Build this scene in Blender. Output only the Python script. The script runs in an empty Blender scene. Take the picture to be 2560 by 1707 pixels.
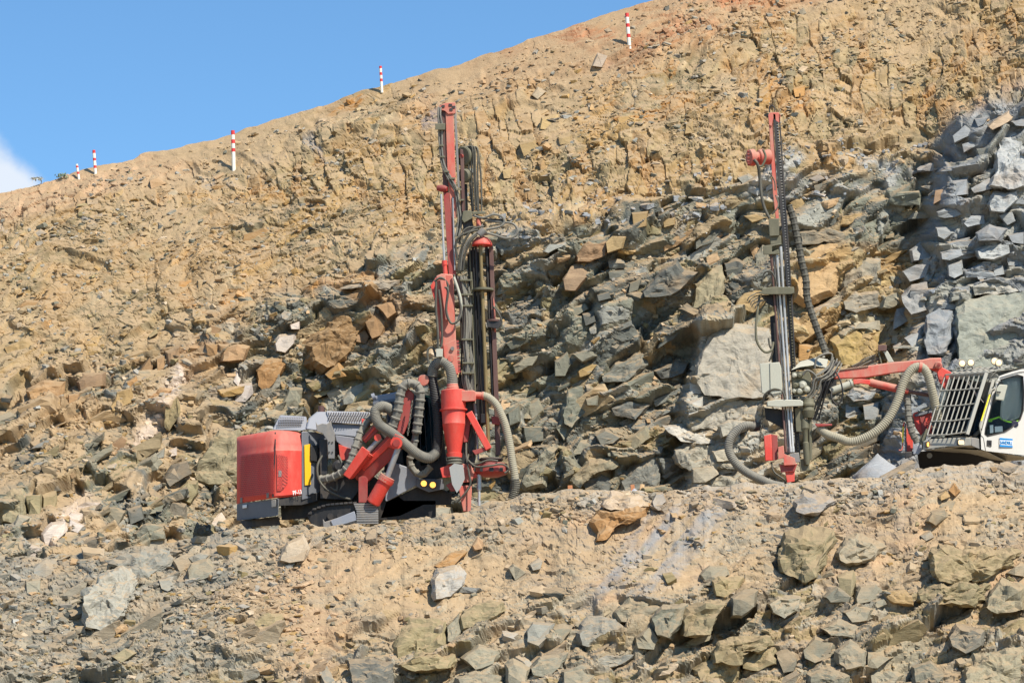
import bpy, bmesh, math, random
import numpy as np
from mathutils import Vector, Matrix, noise as mnoise

random.seed(7)
sc = bpy.context.scene
col = sc.collection

# ------------------------------------------------------------------ camera
PITCH, ROLL, FPX = math.radians(9.0), math.radians(3.0), 7500.0
W0, H0 = 2560.0, 1707.0
cam_d = bpy.data.cameras.new('camera'); cam = bpy.data.objects.new('camera', cam_d); col.objects.link(cam)
cam_d.sensor_width = 36.0; cam_d.lens = 36.0 * FPX / W0
cam_d.clip_start = 0.5; cam_d.clip_end = 20000
CAMR = Matrix.Rotation(math.pi / 2 + PITCH, 4, 'X') @ Matrix.Rotation(-ROLL, 4, 'Z')
cam.matrix_world = CAMR
sc.camera = cam
M3 = np.array(CAMR.to_3x3())

# ------------------------------------------------------------------ light
SUN = Vector((0.46, -0.50, 0.73)).normalized()
sun_d = bpy.data.lights.new('sun', 'SUN'); sun_d.energy = 4.9; sun_d.angle = math.radians(0.5); sun_d.color = (1.0, 0.92, 0.80)
sun = bpy.data.objects.new('sun', sun_d); col.objects.link(sun)
sun.rotation_euler = SUN.to_track_quat('Z', 'Y').to_euler()
wd = bpy.data.worlds.new('World'); sc.world = wd; wd.use_nodes = True
wn, wl = wd.node_tree.nodes, wd.node_tree.links
bg = wn['Background']; bg.inputs['Strength'].default_value = 0.10
sky = wn.new('ShaderNodeTexSky'); sky.sky_type = 'NISHITA'; sky.sun_disc = False
sky.sun_elevation = math.asin(SUN.z); sky.sun_rotation = math.atan2(SUN.x, SUN.y)
sky.altitude = 900; sky.air_density = 1.0; sky.dust_density = 0.0; sky.ozone_density = 3.2
# a soft cumulus bank low in the sky
tc = wn.new('ShaderNodeTexCoord')
nz = wn.new('ShaderNodeTexNoise'); nz.inputs['Scale'].default_value = 16.0; nz.inputs['Detail'].default_value = 7.0; nz.inputs['Roughness'].default_value = 0.55
wl.new(tc.outputs['Generated'], nz.inputs['Vector'])
def cloud_dir(px, py):
    d = M3 @ np.array([(px - W0 / 2) / FPX, (H0 / 2 - py) / FPX, -1.0]); return d / np.linalg.norm(d)
cd = cloud_dir(-150, 570)
vd = wn.new('ShaderNodeVectorMath'); vd.operation = 'DISTANCE'; vd.inputs[1].default_value = cd
wl.new(tc.outputs['Generated'], vd.inputs[0])
ma = wn.new('ShaderNodeMath'); ma.operation = 'MULTIPLY_ADD'; ma.inputs[1].default_value = 0.035; wl.new(nz.outputs['Fac'], ma.inputs[0])
mb = wn.new('ShaderNodeMath'); mb.operation = 'SUBTRACT'; wl.new(vd.outputs['Value'], ma.inputs[2])
mr = wn.new('ShaderNodeMapRange'); mr.interpolation_type = 'SMOOTHSTEP'; wl.new(ma.outputs[0], mr.inputs['Value'])
mr.inputs['From Min'].default_value = 0.049; mr.inputs['From Max'].default_value = 0.057; mr.inputs['To Min'].default_value = 0.9; mr.inputs['To Max'].default_value = 0.0
mx = wn.new('ShaderNodeMix'); mx.data_type = 'RGBA'
wl.new(mr.outputs['Result'], mx.inputs['Factor']); 
tint = wn.new('ShaderNodeMix'); tint.data_type = 'RGBA'; tint.blend_type = 'MULTIPLY'; tint.inputs['Factor'].default_value = 1; tint.inputs['B'].default_value = (.80, 1.08, 1.20, 1)
wl.new(sky.outputs['Color'], tint.inputs['A']); wl.new(tint.outputs['Result'], mx.inputs['A'])
mx.inputs['B'].default_value = (6.3, 6.7, 7.3, 1)
wl.new(mx.outputs['Result'], bg.inputs['Color'])
sc.view_settings.view_transform = 'Standard'; sc.view_settings.look = 'None'; sc.view_settings.exposure = 0.45; sc.view_settings.gamma = 1.0
sc.view_settings.use_curve_mapping = False
sc.cycles.max_bounces = 6; sc.cycles.diffuse_bounces = 3

# ------------------------------------------------------------------ helpers
def at_np(px, py, Y):
    px, py, Y = np.broadcast_arrays(np.asarray(px, float), np.asarray(py, float), np.asarray(Y, float))
    d = np.stack([(px - W0 / 2) / FPX, (H0 / 2 - py) / FPX, -np.ones_like(px)], -1) @ M3.T
    return d * (Y / d[..., 1])[..., None]
def at(px, py, Y):
    return Vector(at_np(px, py, Y))
def ss(e0, e1, x):
    t = np.clip((x - e0) / (e1 - e0), 0, 1); return t * t * (3 - 2 * t)
def hsh(i, j, s):
    v = np.sin(i * 127.1 + j * 311.7 + s * 74.7) * 43758.5453; return v - np.floor(v)
def vnoise(a, b, s):
    i, j = np.floor(a), np.floor(b); u, v = a - i, b - j
    u, v = u * u * (3 - 2 * u), v * v * (3 - 2 * v)
    return (hsh(i, j, s) * (1 - u) + hsh(i + 1, j, s) * u) * (1 - v) + (hsh(i, j + 1, s) * (1 - u) + hsh(i + 1, j + 1, s) * u) * v
def fbm(a, b, s, o=4):
    t, am, f = 0, 0.5, 1.0
    for k in range(o): t = t + am * vnoise(a * f, b * f, s + k * 7); am *= .5; f *= 2.03
    return t / (1 - .5 ** o)
def blocks(a, b, s, ca, cb, tilt=1.0):
    """Fractured blocks: every cell a tilted flat facet. Returns height, crack distance, cell random numbers."""
    u, v = a / ca, b / cb
    iu, jv = np.floor(u), np.floor(v)
    f1 = np.full(u.shape, 9.0); f2 = np.full(u.shape, 9.0)
    I = np.zeros(u.shape); J = np.zeros(u.shape); du = np.zeros(u.shape); dv = np.zeros(u.shape)
    for di in (-1, 0, 1):
        for dj in (-1, 0, 1):
            i, j = iu + di, jv + dj
            x = u - (i + .5 + .8 * (hsh(i, j, s) - .5)); y = v - (j + .5 + .8 * (hsh(i, j, s + 1) - .5))
            d = np.maximum(np.abs(x), np.abs(y)) * .72 + (np.abs(x) + np.abs(y)) * .28
            m = d < f1
            f2 = np.where(m, f1, np.minimum(f2, d)); f1 = np.where(m, d, f1)
            I = np.where(m, i, I); J = np.where(m, j, J); du = np.where(m, x, du); dv = np.where(m, y, dv)
    r1, r2, r3, r4 = hsh(I, J, s + 2), hsh(I, J, s + 3), hsh(I, J, s + 4), hsh(I, J, s + 5)
    h = (r1 - .5) + tilt * ((r2 - .5) * du * 1.6 + (r3 - .6) * dv * 1.8)
    return h, f2 - f1, r4, r1

def link(o, parent=None):
    col.objects.link(o)
    if parent: o.parent = parent
    return o
def np_mesh(name, V, F, C=None):
    me = bpy.data.meshes.new(name); n, k = F.shape
    me.vertices.add(len(V)); me.vertices.foreach_set('co', V.astype(np.float32).ravel())
    me.loops.add(n * k); me.loops.foreach_set('vertex_index', F.astype(np.int32).ravel())
    me.polygons.add(n); me.polygons.foreach_set('loop_start', (np.arange(n) * k).astype(np.int32))
    me.update(calc_edges=True)
    me.polygons.foreach_set('use_smooth', np.zeros(n, bool))
    if C is not None:
        at_ = me.color_attributes.new('col', 'FLOAT_COLOR', 'POINT'); at_.data.foreach_set('color', C.astype(np.float32).ravel())
    return me

# ------------------------------------------------------------------ materials
def nodes(name):
    m = bpy.data.materials.new(name); m.use_nodes = True
    return m, m.node_tree.nodes, m.node_tree.links, m.node_tree.nodes['Principled BSDF']
def mathn(N, op, *v):
    n = N.new('ShaderNodeMath'); n.operation = op
    for i, x in enumerate(v):
        if isinstance(x, (int, float)): n.inputs[i].default_value = x
        else: n.id_data.links.new(x, n.inputs[i])
    return n.outputs[0]
def rock_material():
    m, N, L, P = nodes('rock'); P.inputs['Roughness'].default_value = 0.92; P.inputs['Specular IOR Level'].default_value = 0.15
    a = N.new('ShaderNodeAttribute'); a.attribute_name = 'col'
    oi = N.new('ShaderNodeObjectInfo'); g = N.new('ShaderNodeNewGeometry')
    mul = N.new('ShaderNodeMix'); mul.data_type = 'RGBA'; mul.blend_type = 'MULTIPLY'; mul.inputs['Factor'].default_value = 1
    L.new(a.outputs['Color'], mul.inputs['A']); L.new(oi.outputs['Color'], mul.inputs['B'])
    n1 = N.new('ShaderNodeTexNoise'); n1.inputs['Scale'].default_value = 2.2; n1.inputs['Detail'].default_value = 8; n1.inputs['Roughness'].default_value = .68
    n2 = N.new('ShaderNodeTexNoise'); n2.inputs['Scale'].default_value = 19; n2.inputs['Detail'].default_value = 6; n2.inputs['Roughness'].default_value = .72
    mp = N.new('ShaderNodeMapping'); mp.inputs['Rotation'].default_value = (0, math.radians(-28), 0); mp.inputs['Scale'].default_value = (.5, 1, 1.7)
    L.new(g.outputs['Position'], mp.inputs['Vector'])
    for n in (n1, n2): L.new(mp.outputs['Vector'], n.inputs['Vector'])
    v = mathn(N, 'ADD', mathn(N, 'MULTIPLY', n1.outputs['Fac'], .75), mathn(N, 'MULTIPLY', n2.outputs['Fac'], .75))
    v = mathn(N, 'ADD', v, 0.25)
    vm = N.new('ShaderNodeMix'); vm.data_type = 'RGBA'; vm.blend_type = 'MULTIPLY'; vm.inputs['Factor'].default_value = 1
    L.new(mul.outputs['Result'], vm.inputs['A']); L.new(v, vm.inputs['B'])
    # rust and lichen staining patches
    n3 = N.new('ShaderNodeTexNoise'); n3.inputs['Scale'].default_value = .9; n3.inputs['Detail'].default_value = 6; n3.inputs['Roughness'].default_value = .6
    L.new(g.outputs['Position'], n3.inputs['Vector'])
    st = N.new('ShaderNodeMapRange'); st.inputs['From Min'].default_value = .54; st.inputs['From Max'].default_value = .68; st.inputs['To Max'].default_value = .32
    L.new(n3.outputs['Fac'], st.inputs['Value'])
    sm = N.new('ShaderNodeMix'); sm.data_type = 'RGBA'; L.new(st.outputs['Result'], sm.inputs['Factor']); L.new(vm.outputs['Result'], sm.inputs['A']); sm.inputs['B'].default_value = (.33, .2, .085, 1)
    # dust lying on whatever faces up (the true, unbumped normal)
    sx = N.new('ShaderNodeSeparateXYZ'); L.new(g.outputs['Normal'], sx.inputs[0])
    dz = mathn(N, 'ADD', sx.outputs['Z'], mathn(N, 'MULTIPLY', mathn(N, 'SUBTRACT', n1.outputs['Fac'], .5), .9))
    dr = N.new('ShaderNodeMapRange'); dr.interpolation_type = 'SMOOTHSTEP'; dr.inputs['From Min'].default_value = .45; dr.inputs['From Max'].default_value = .92
    L.new(dz, dr.inputs['Value'])
    df = mathn(N, 'MULTIPLY', dr.outputs['Result'], a.outputs['Alpha'])
    du = N.new('ShaderNodeMix'); du.data_type = 'RGBA'; L.new(df, du.inputs['Factor']); L.new(sm.outputs['Result'], du.inputs['A'])
    dc = N.new('ShaderNodeMix'); dc.data_type = 'RGBA'; L.new(n2.outputs['Fac'], dc.inputs['Factor']); dc.inputs['A'].default_value = (.31, .22, .124, 1); dc.inputs['B'].default_value = (.46, .335, .20, 1)
    L.new(dc.outputs['Result'], du.inputs['B'])
    L.new(du.outputs['Result'], P.inputs['Base Color'])
    b = N.new('ShaderNodeBump'); b.inputs['Strength'].default_value = .55; b.inputs['Distance'].default_value = .07
    h = mathn(N, 'ADD', mathn(N, 'MULTIPLY', n1.outputs['Fac'], 1.4), mathn(N, 'MULTIPLY', n2.outputs['Fac'], .6)); L.new(h, b.inputs['Height'])
    L.new(b.outputs['Normal'], P.inputs['Normal'])
    return m
ROCK = rock_material()

def paint(name, c, rough=.45, dust=.5, metal=0., dustc=(.42, .33, .23), scale=3., spec=.4, wear=.25, bias=.42):
    """A painted or bare surface with dust on top, streaks and worn patches."""
    m, N, L, P = nodes(name); P.inputs['Metallic'].default_value = metal; P.inputs['Specular IOR Level'].default_value = spec
    g = N.new('ShaderNodeNewGeometry')
    n1 = N.new('ShaderNodeTexNoise'); n1.inputs['Scale'].default_value = scale; n1.inputs['Detail'].default_value = 8; n1.inputs['Roughness'].default_value = .65
    mp = N.new('ShaderNodeMapping'); mp.inputs['Scale'].default_value = (1.6, 1.6, .6); L.new(g.outputs['Position'], mp.inputs['Vector']); L.new(mp.outputs['Vector'], n1.inputs['Vector'])
    n2 = N.new('ShaderNodeTexNoise'); n2.inputs['Scale'].default_value = 26; n2.inputs['Detail'].default_value = 5; L.new(g.outputs['Position'], n2.inputs['Vector'])
    sx = N.new('ShaderNodeSeparateXYZ'); L.new(g.outputs['Normal'], sx.inputs[0])
    f = mathn(N, 'ADD', mathn(N, 'MULTIPLY', sx.outputs['Z'], .55), mathn(N, 'MULTIPLY', mathn(N, 'SUBTRACT', n1.outputs['Fac'], bias), 1.5))
    mr = N.new('ShaderNodeMapRange'); mr.interpolation_type = 'SMOOTHSTEP'; mr.inputs['From Min'].default_value = -.1; mr.inputs['From Max'].default_value = .75; mr.inputs['To Max'].default_value = dust
    L.new(f, mr.inputs['Value'])
    v = mathn(N, 'ADD', mathn(N, 'MULTIPLY', n2.outputs['Fac'], wear * 2), 1 - wear)
    c0 = N.new('ShaderNodeMix'); c0.data_type = 'RGBA'; c0.blend_type = 'MULTIPLY'; c0.inputs['Factor'].default_value = 1; c0.inputs['A'].default_value = (*c, 1); L.new(v, c0.inputs['B'])
    mx_ = N.new('ShaderNodeMix'); mx_.data_type = 'RGBA'; L.new(mr.outputs['Result'], mx_.inputs['Factor']); L.new(c0.outputs['Result'], mx_.inputs['A']); mx_.inputs['B'].default_value = (*dustc, 1)
    L.new(mx_.outputs['Result'], P.inputs['Base Color'])
    L.new(mathn(N, 'ADD', rough, mathn(N, 'MULTIPLY', mr.outputs['Result'], .45)), P.inputs['Roughness'])
    b = N.new('ShaderNodeBump'); b.inputs['Strength'].default_value = .12; b.inputs['Distance'].default_value = .01; L.new(n2.outputs['Fac'], b.inputs['Height']); L.new(b.outputs['Normal'], P.inputs['Normal'])
    return m
def glow(name, c, s):
    m, N, L, P = nodes(name); P.inputs['Base Color'].default_value = (*c, 1); P.inputs['Emission Color'].default_value = (*c, 1); P.inputs['Emission Strength'].default_value = s
    return m

# ------------------------------------------------------------------ terrain
EDGE_X = [-500, 0, 400, 560, 720, 930, 1060, 1180, 1300, 1450, 1640, 1850, 2000, 2130, 2300, 2420, 2560, 3060]
EDGE_Y = [1430, 1400, 1362, 1335, 1318, 1310, 1294, 1270, 1230, 1222, 1226, 1214, 1205, 1196, 1180, 1158, 1150, 1110]
CREST_X = [-500, 0, 150, 240, 400, 560, 700, 830, 950, 1150, 1300, 1470, 1640, 1800, 2200, 2560, 3060]
CREST_Y = [560, 482, 446, 420, 378, 345, 296, 254, 213, 160, 108, 56, 0, -60, -170, -250, -340]
BREAK_X = [-500, 0, 250, 520, 760, 1000, 1200, 1400, 1600, 1800, 2100, 2300, 2400, 2560, 3060]
BREAK_Y = [1120, 960, 900, 800, 735, 655, 610, 560, 500, 455, 415, 400, 300, 215, 130]
dense = np.arange(-60, 2621, 3.2)
PX = np.concatenate([np.arange(-520, -60, 14), dense, np.arange(2632, 3080, 14)])
NC = len(PX)
TOE = 1440.0
def wall_y(px, py):
    """Depth of the smooth quarry wall behind the bench at an image position."""
    cr, br = np.interp(px, CREST_X, CREST_Y), np.interp(px, BREAK_X, BREAK_Y)
    ybr = 86.6 + .6 * np.sin(px / 310.)
    up = ybr + (br - py) / np.maximum(br - cr, 1) * 9.2
    y_toe = np.interp(px, [-500, 250, 520, 720], [73.2, 73.6, 77.5, 81.6])
    lo = y_toe + (TOE - py) / np.maximum(TOE - br, 1) * (ybr - y_toe)
    Y = np.where(py < br, up, lo)
    xb = np.interp(py, [200, 270, 600, 780, 950, 1300], [2440, 2385, 2290, 2235, 2230, 2180])
    Y = Y - 1.5 * ss(-25, 60, px - xb) * ss(-20, 50, py - np.interp(px, [2300, 2380, 2560, 3000], [330, 262, 190, 120]))
    Y = Y - .8 * ss(0, 30, px - np.interp(py, [780, 1000, 1250], [1740, 1690, 1720])) * ss(780, 830, py) * (1 - ss(1900, 2000, px))
    return Y
def wall_grid():
    NR = 470
    cr = np.interp(PX, CREST_X, CREST_Y)
    t = np.linspace(0, 1, NR)[:, None]
    py = cr[None, :] * (1 - t) + TOE * t
    px = np.broadcast_to(PX[None, :], py.shape)
    cj = (fbm(px / 60., px * 0 + 3.3, 91, 4) - .5) * 16 * ss(.06, 0, t)      # uneven skyline
    py = py + cj
    return px, py, at_np(px, py, wall_y(px, py))
def normals(P):
    du = np.gradient(P, axis=1); dv = np.gradient(P, axis=0)
    n = np.cross(du, dv); n /= np.linalg.norm(n, axis=-1, keepdims=True) + 1e-9
    n *= np.where(n[..., 1:2] > 0, -1.0, 1.0)
    return n
def smooth(A, k):
    for ax in (0, 1):
        c = np.cumsum(np.concatenate([np.repeat(np.take(A, [0], ax), k + 1, ax), A, np.repeat(np.take(A, [-1], ax), k, ax)], ax), ax)
        n = A.shape[ax]
        A = (np.take(c, range(2 * k + 1, 2 * k + 1 + n), ax) - np.take(c, range(0, n), ax)) / (2 * k + 1)
    return A
def rot(a, b, deg):
    c, s = math.cos(math.radians(deg)), math.sin(math.radians(deg)); return a * c + b * s, -a * s + b * c
def pick(pal, r):
    pal = np.array(pal); k = np.clip((r * len(pal)).astype(int), 0, len(pal) - 1); return pal[k]
def mix3(A, B, f): return A + (B - A) * f[..., None]

TAN, OCH, ORG, RUST = (.335, .243, .128), (.36, .235, .095), (.38, .19, .06), (.26, .12, .05)
GRG, DGR, LGR, BLU, WHT = (.165, .168, .130), (.075, .08, .072), (.27, .27, .232), (.272, .288, .295), (.55, .52, .46)
OLV, RED, SAND, PINK = (.245, .20, .10), (.40, .205, .105), (.40, .288, .168), (.42, .282, .168)

def colour_wall(px, py, c1, c2, r1):
    br, cr = np.interp(px, BREAK_X, BREAK_Y), np.interp(px, CREST_X, CREST_Y)
    n = fbm(px / 190., py / 90., 5, 4); n2 = fbm(px / 60., py / 45., 15, 4)
    up = pick([TAN, TAN, (.32, .25, .14), OCH, (.40, .30, .175), ORG, TAN, (.26, .215, .125), OCH, (.42, .33, .20), (.24, .205, .13)], c1)
    up = mix3(up, np.array(TAN), ss(.45, .62, n) * .65)
    stk = fbm((px * .62 + py * .9) / 26., (px * .9 - py * .62) / 260., 45, 4)          # slide tracks running down to the left
    up = mix3(up, np.array((.40, .30, .175)), ss(.52, .66, stk) * .5); up = mix3(up, np.array((.215, .185, .115)), ss(.47, .36, stk) * .55)
    up = up * .93
    up = mix3(up, np.array((.42, .245, .10)), ss(.56, .72, fbm(px / 150. + 4, py / 70., 25, 4)) * .45)
    up = mix3(up, np.array(BLU) * .85, ss(.60, .66, n2) * ss(.5, .6, c2) * ss(60, 10, np.abs(py - (cr + 110))) * .9)
    up = mix3(up, np.array((.37, .165, .082)), ss(950, 1250, px) * ss(190, 70, py - cr - 45 * (n2 - .5)) * .95)
    up = mix3(up, np.array((.44, .29, .18)), ss(700, 300, px) * ss(110, 60, py - cr) * .8)
    lo = 1.12 * pick([GRG, (.105, .11, .095), GRG, (.22, .205, .15), (.135, .14, .118), (.235, .235, .20), (.20, .175, .10), GRG, (.165, .17, .15), (.25, .195, .115)], c1)
    lo = mix3(lo, np.array((.33, .19, .085)), ss(.52, .62, fbm(px / 170., py / 90., 35, 4)) * ss(1500, 900, px) * ss(260, 60, py - br) * .85)
    lo = mix3(lo, np.array((.38, .27, .15)), ss(760, 420, px) * ss(.38, .55, n2) * .75)
    m = ss(-22, 30, py - br + (n2 - .5) * 150)
    C = mix3(up, lo, m)
    xb = np.interp(py, [200, 270, 600, 780, 950, 1300], [2440, 2385, 2290, 2235, 2230, 2180])
    bt = ss(-40, 30, px - xb + (n2 - .5) * 60) * ss(-10, 30, py - np.interp(px, [2300, 2380, 2560, 3000], [330, 262, 190, 120]))
    C = mix3(C, pick([BLU, (.235, .25, .255), LGR, (.31, .31, .28), (.20, .215, .22)], c1), bt * .92)
    wc = ss(-10, 30, px - np.interp(py, [780, 1000, 1250], [1730, 1690, 1710])) * ss(800, 840, py) * ss(2060, 1960, px)
    C = mix3(C, pick([(.38, .37, .315), (.34, .335, .29), (.36, .31, .225), (.30, .295, .25)], c1), wc * .92)
    ow = ss(0, 40, px - 1940) * ss(2320, 2260, px) * ss(600, 640, py - (n - .5) * 60) * ss(1010, 920, py)
    C = mix3(C, pick([(.42, .26, .10), (.36, .27, .15), (.34, .31, .22), (.40, .29, .13)], c1), ow * .75)
    gp = ss(.46, .6, n2) * ss(70, 20, np.abs(py - (470 - (px - 1900) * .12))) * ss(1780, 1850, px) * ss(2330, 2250, px)
    C = mix3(C, np.array((.42, .42, .40)), gp * .8)
    q = np.exp(-((px - np.interp(py, [840, 1000, 1270, 1400], [520, 420, 190, 90])) / 26.) ** 2) * ss(835, 870, py) * ss(.38, .55, n2)
    C = mix3(C, np.array((.55, .46, .38)), np.clip(q, 0, 1) * .85)
    dust = .72 + .2 * (1 - m) - .6 * bt
    return C, m, np.clip(dust, .1, .95)

# ---- wall
px, py, P = wall_grid()
N0 = smooth(normals(P), 14); N0 /= np.linalg.norm(N0, axis=-1, keepdims=True)
A_ = (px - 1280) / 100 * 1.15; B_ = (1440 - py) / 100 * 1.3
wx, wy = (fbm(A_ * .45, B_ * .45, 11) - .5) * 2.2, (fbm(A_ * .45, B_ * .45, 21) - .5) * 2.2
br = np.interp(px, BREAK_X, BREAK_Y)
low = ss(-40, 40, py - br + (fbm(A_ * .5, B_ * .5, 33) - .5) * 160)
ra, rb = rot(A_ + wx, B_ + wy, 27)
h1, e1, c1, q1 = blocks(ra, rb, 101, 3.0, 1.15)
h2, e2, c2, q2 = blocks(ra + .3 * wy, rb, 201, 1.15, .5)
rc, rd = rot(A_ + wx * .6, B_ + wy * .6, 14)
h3, e3, c3, q3 = blocks(rc, rd, 301, .46, .26)
h4, e4, c4, q4 = blocks(rc + .2 * wy, rd + .1 * wx, 401, .19, .12)
rubb = ss(.45, .6, fbm(A_ * .35 + 9, B_ * .5, 44))            # rubbly patches
sandm = ss(.50, .62, fbm(A_ * .28 + 40, B_ * .4, 54)) * (1 - low)
disp = (.14 + .66 * low) * h1 + (.13 + .45 * low) * h2 * (1 - .5 * sandm)
disp -= .16 * low * ss(.09, .0, e1) + .07 * ss(.10, 0, e2) * (.4 + .6 * low)
la, lb = rot(A_ + wx * .35, B_ + wy * .35, 19)
def ledge(la, lb, L_, s_):
    u = lb / L_ + (fbm(la * .16, lb * .5, s_, 3) - .5) * 2.2; f_ = u - np.floor(u)
    return np.where(f_ < .86, f_ / .86, (1 - f_) / .14) * L_ * ss(.42, .6, fbm(la * .22, np.floor(u) * 3.7, s_ + 5, 3))
disp += (1 - low) * (.16 * ledge(la, lb, 1.5, 811) + .24 * ledge(la, lb, .55, 821))
la2, lb2 = rot(A_ + wx * .5, B_ + wy * .5, 29)
disp += low * (.34 * ledge(la2, lb2, 1.7, 831) + .24 * ledge(la2, lb2, .8, 841))
disp = smooth(disp, 1)
disp += .095 * h3 * (1 - .6 * sandm) * (.6 + .6 * rubb) + .05 * h4 * (1 - .45 * sandm) * (.5 + .8 * rubb) - .03 * ss(.12, 0, e3) * (1 - sandm)
disp += (fbm(A_ * .22, B_ * .22, 64) - .5) * (.8 + .45 * low) + (fbm(A_ * 3.2, B_ * 3.2, 74) - .5) * .09
jm = ss(.51, .62, fbm(A_ * .26 + 70, B_ * .38, 861)) * (1 - low) * ss(1.2, 2.5, (py - np.interp(px, CREST_X, CREST_Y)) / 60)      # jointed outcrops in the slope
ja, jb = rot(A_ + wx * .25, B_ + wy * .25, 8)
hj, ej, cj_, _ = blocks(ja, jb, 871, .34, .75)
disp += jm * (.17 * hj - .04 * ss(.1, 0, ej))
tt = np.linspace(0, 1, P.shape[0])[:, None]
disp *= .35 + .65 * ss(0, .08, tt)
ND = N0 * (.62 - .32 * low)[..., None] + np.array([0, -.8, 0]) * (.38 + .32 * low)[..., None]
WP = P + ND * disp[..., None]
cc, lowm, dust = colour_wall(px, py, c2 * .45 + c3 * .35 + c1 * .2 if False else np.where(hsh(c2 * 91, c1 * 17, 3) > .45, c2, c3), c3, q2)
cc = cc * (.82 + .36 * c4)[..., None] * (.9 + .2 * c3)[..., None]
cc = mix3(cc, np.array((.37, .275, .16)), sandm * .75)
cc = mix3(cc, pick([(.36, .225, .085), (.33, .25, .13), (.38, .20, .07), (.27, .22, .12), (.39, .29, .15), (.31, .17, .065)], cj_) * (.85 + .3 * c4)[..., None], jm * .55)
WC = np.concatenate([cc, dust[..., None]], -1)
# rows running back over the crest
back = []
for k in range(1, 9):
    r = WP[0].copy(); r[:, 1] += k * k * .5; r[:, 2] -= k * k * .05 - .02 * k + .1 * fbm(PX / 40., PX * 0 + k, 5); back.insert(0, r)
WPf = np.concatenate([np.array(back), WP]); WCf = np.concatenate([np.repeat(WC[:1], 8, 0), WC])
lowf = np.concatenate([np.repeat(low[:1] * 0, 8, 0), low])
NRf = WPf.shape[0]
idx = np.arange(NRf * NC).reshape(NRf, NC)
Q = np.stack([idx[:-1, :-1], idx[1:, :-1], idx[1:, 1:], idx[:-1, 1:]], -1).reshape(-1, 4)
qlow = (np.concatenate([np.repeat(py[:1] - 999, 8, 0), py]) > np.concatenate([np.repeat(br[:1], 8, 0), br]))[:-1, :-1].reshape(-1)
def sub_object(name, Q, V, C):
    u, inv = np.unique(Q, return_inverse=True)
    me = np_mesh(name, V.reshape(-1, 3)[u], inv.reshape(-1, 4), C.reshape(-1, 4)[u]); me.materials.append(ROCK)
    o = link(bpy.data.objects.new(name, me)); o['kind'] = 'structure'; return o
hillside = sub_object('hillside', Q[~qlow], WPf, WCf)
rock_face = sub_object('rock_face', Q[qlow], WPf, WCf)
hillside['label'] = 'tan rubble hillside rising behind the machines to the skyline'
rock_face['label'] = 'dark fractured rock face behind the drilling bench'

# ---- lower slope and bench
edge = np.interp(PX, EDGE_X, EDGE_Y) + (fbm(PX / 55., PX * 0, 12, 5) - .5) * 26
NR2 = 215
t = np.linspace(0, 1, NR2)[:, None]
lpy = edge[None, :] * (1 - t) + 2000 * t
lpx = np.broadcast_to(PX[None, :], lpy.shape)
LY = 72.2 - (lpy - edge) / (2000 - edge) * 9.6
LP = at_np(lpx, lpy, LY)
LN = smooth(normals(LP), 10); LN /= np.linalg.norm(LN, axis=-1, keepdims=True)
A2, B2 = (lpx - 1280) / 100, (1440 - lpy) / 100 * 1.3
wx2, wy2 = (fbm(A2 * .5, B2 * .5, 111) - .5) * 1.6, (fbm(A2 * .5, B2 * .5, 121) - .5) * 1.6
ra, rb = rot(A2 + wx2, B2 + wy2, 22)
g1, f1, k1, _ = blocks(ra, rb, 501, 2.3, .95); g2, f2, k2, _ = blocks(ra, rb + .2 * wx2, 601, .85, .42)
rc, rd = rot(A2 + wx2 * .7, B2 + wy2 * .7, 16)
g3, f3, k3, _ = blocks(rc, rd, 701, .34, .19); g4, f4, k4, _ = blocks(rc, rd, 801, .15, .1)
below = lpy - edge
out = ss(0, 150, lpy - np.interp(lpx, [-500, 300, 700, 900, 1300, 1700, 1950, 2200, 2600], [1640, 1600, 1600, 1545, 1480, 1420, 1330, 1370, 1380]) + (fbm(A2 * .6, B2 * .6, 131) - .5) * 220)
rub = np.clip(ss(900, 350, lpx) * .9 + ss(90, 20, below) * .8 + ss(.52, .62, fbm(A2 * .5, B2 * .8, 141)) * .5, 0, 1)
d2 = (.06 + .62 * out) * g1 + (.05 + .3 * out) * g2 - .16 * out * ss(.08, 0, f1) - .07 * out * ss(.1, 0, f2)
d2 += (.06 + .2 * out) * ledge(*rot(A2 + wx2 * .4, B2 + wy2 * .4, 15), .9, 851)
d2 = smooth(d2, 1)
d2 += (.035 + .05 * out + .05 * rub) * g3 + (.015 + .035 * rub) * g4 - .02 * ss(.12, 0, f3) * (out + rub)
d2 += (fbm(A2 * .3, B2 * .3, 151) - .5) * 1.0 + (fbm(A2 * 2.5, B2 * 2.5, 161) - .5) * .10 + (fbm(ra * .5, rb * 3, 171) - .5) * .2
d2 *= .4 + .6 * ss(0, 60, below)
LP = LP + (LN * .45 + np.array([0, -.5, 0])) * d2[..., None]
cr_ = np.where(hsh(k2 * 91, k1 * 17, 3) > .5, k2, k3)
rockc = pick([GRG, (.26, .235, .165), OLV, (.30, .285, .22), (.21, .20, .16), (.33, .30, .23), (.17, .17, .145)], cr_)
soil = mix3(np.broadcast_to(np.array(SAND), rockc.shape), np.array(PINK), ss(.42, .6, fbm(A2 * .4, B2 * .4, 181)))
soil = mix3(soil, np.array((.33, .295, .215)), ss(.45, .62, fbm(ra * .5, rb * 2.2, 191)) * .6)
soil = mix3(soil, pick([(.21, .21, .18), (.26, .24, .185), (.18, .185, .162), (.29, .245, .175)], k3), rub * .9)
cc2 = mix3(soil, rockc, np.clip(out * 1.0 + ss(.6, .7, k2) * .3 - .15, 0, 1) * .85)
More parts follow.
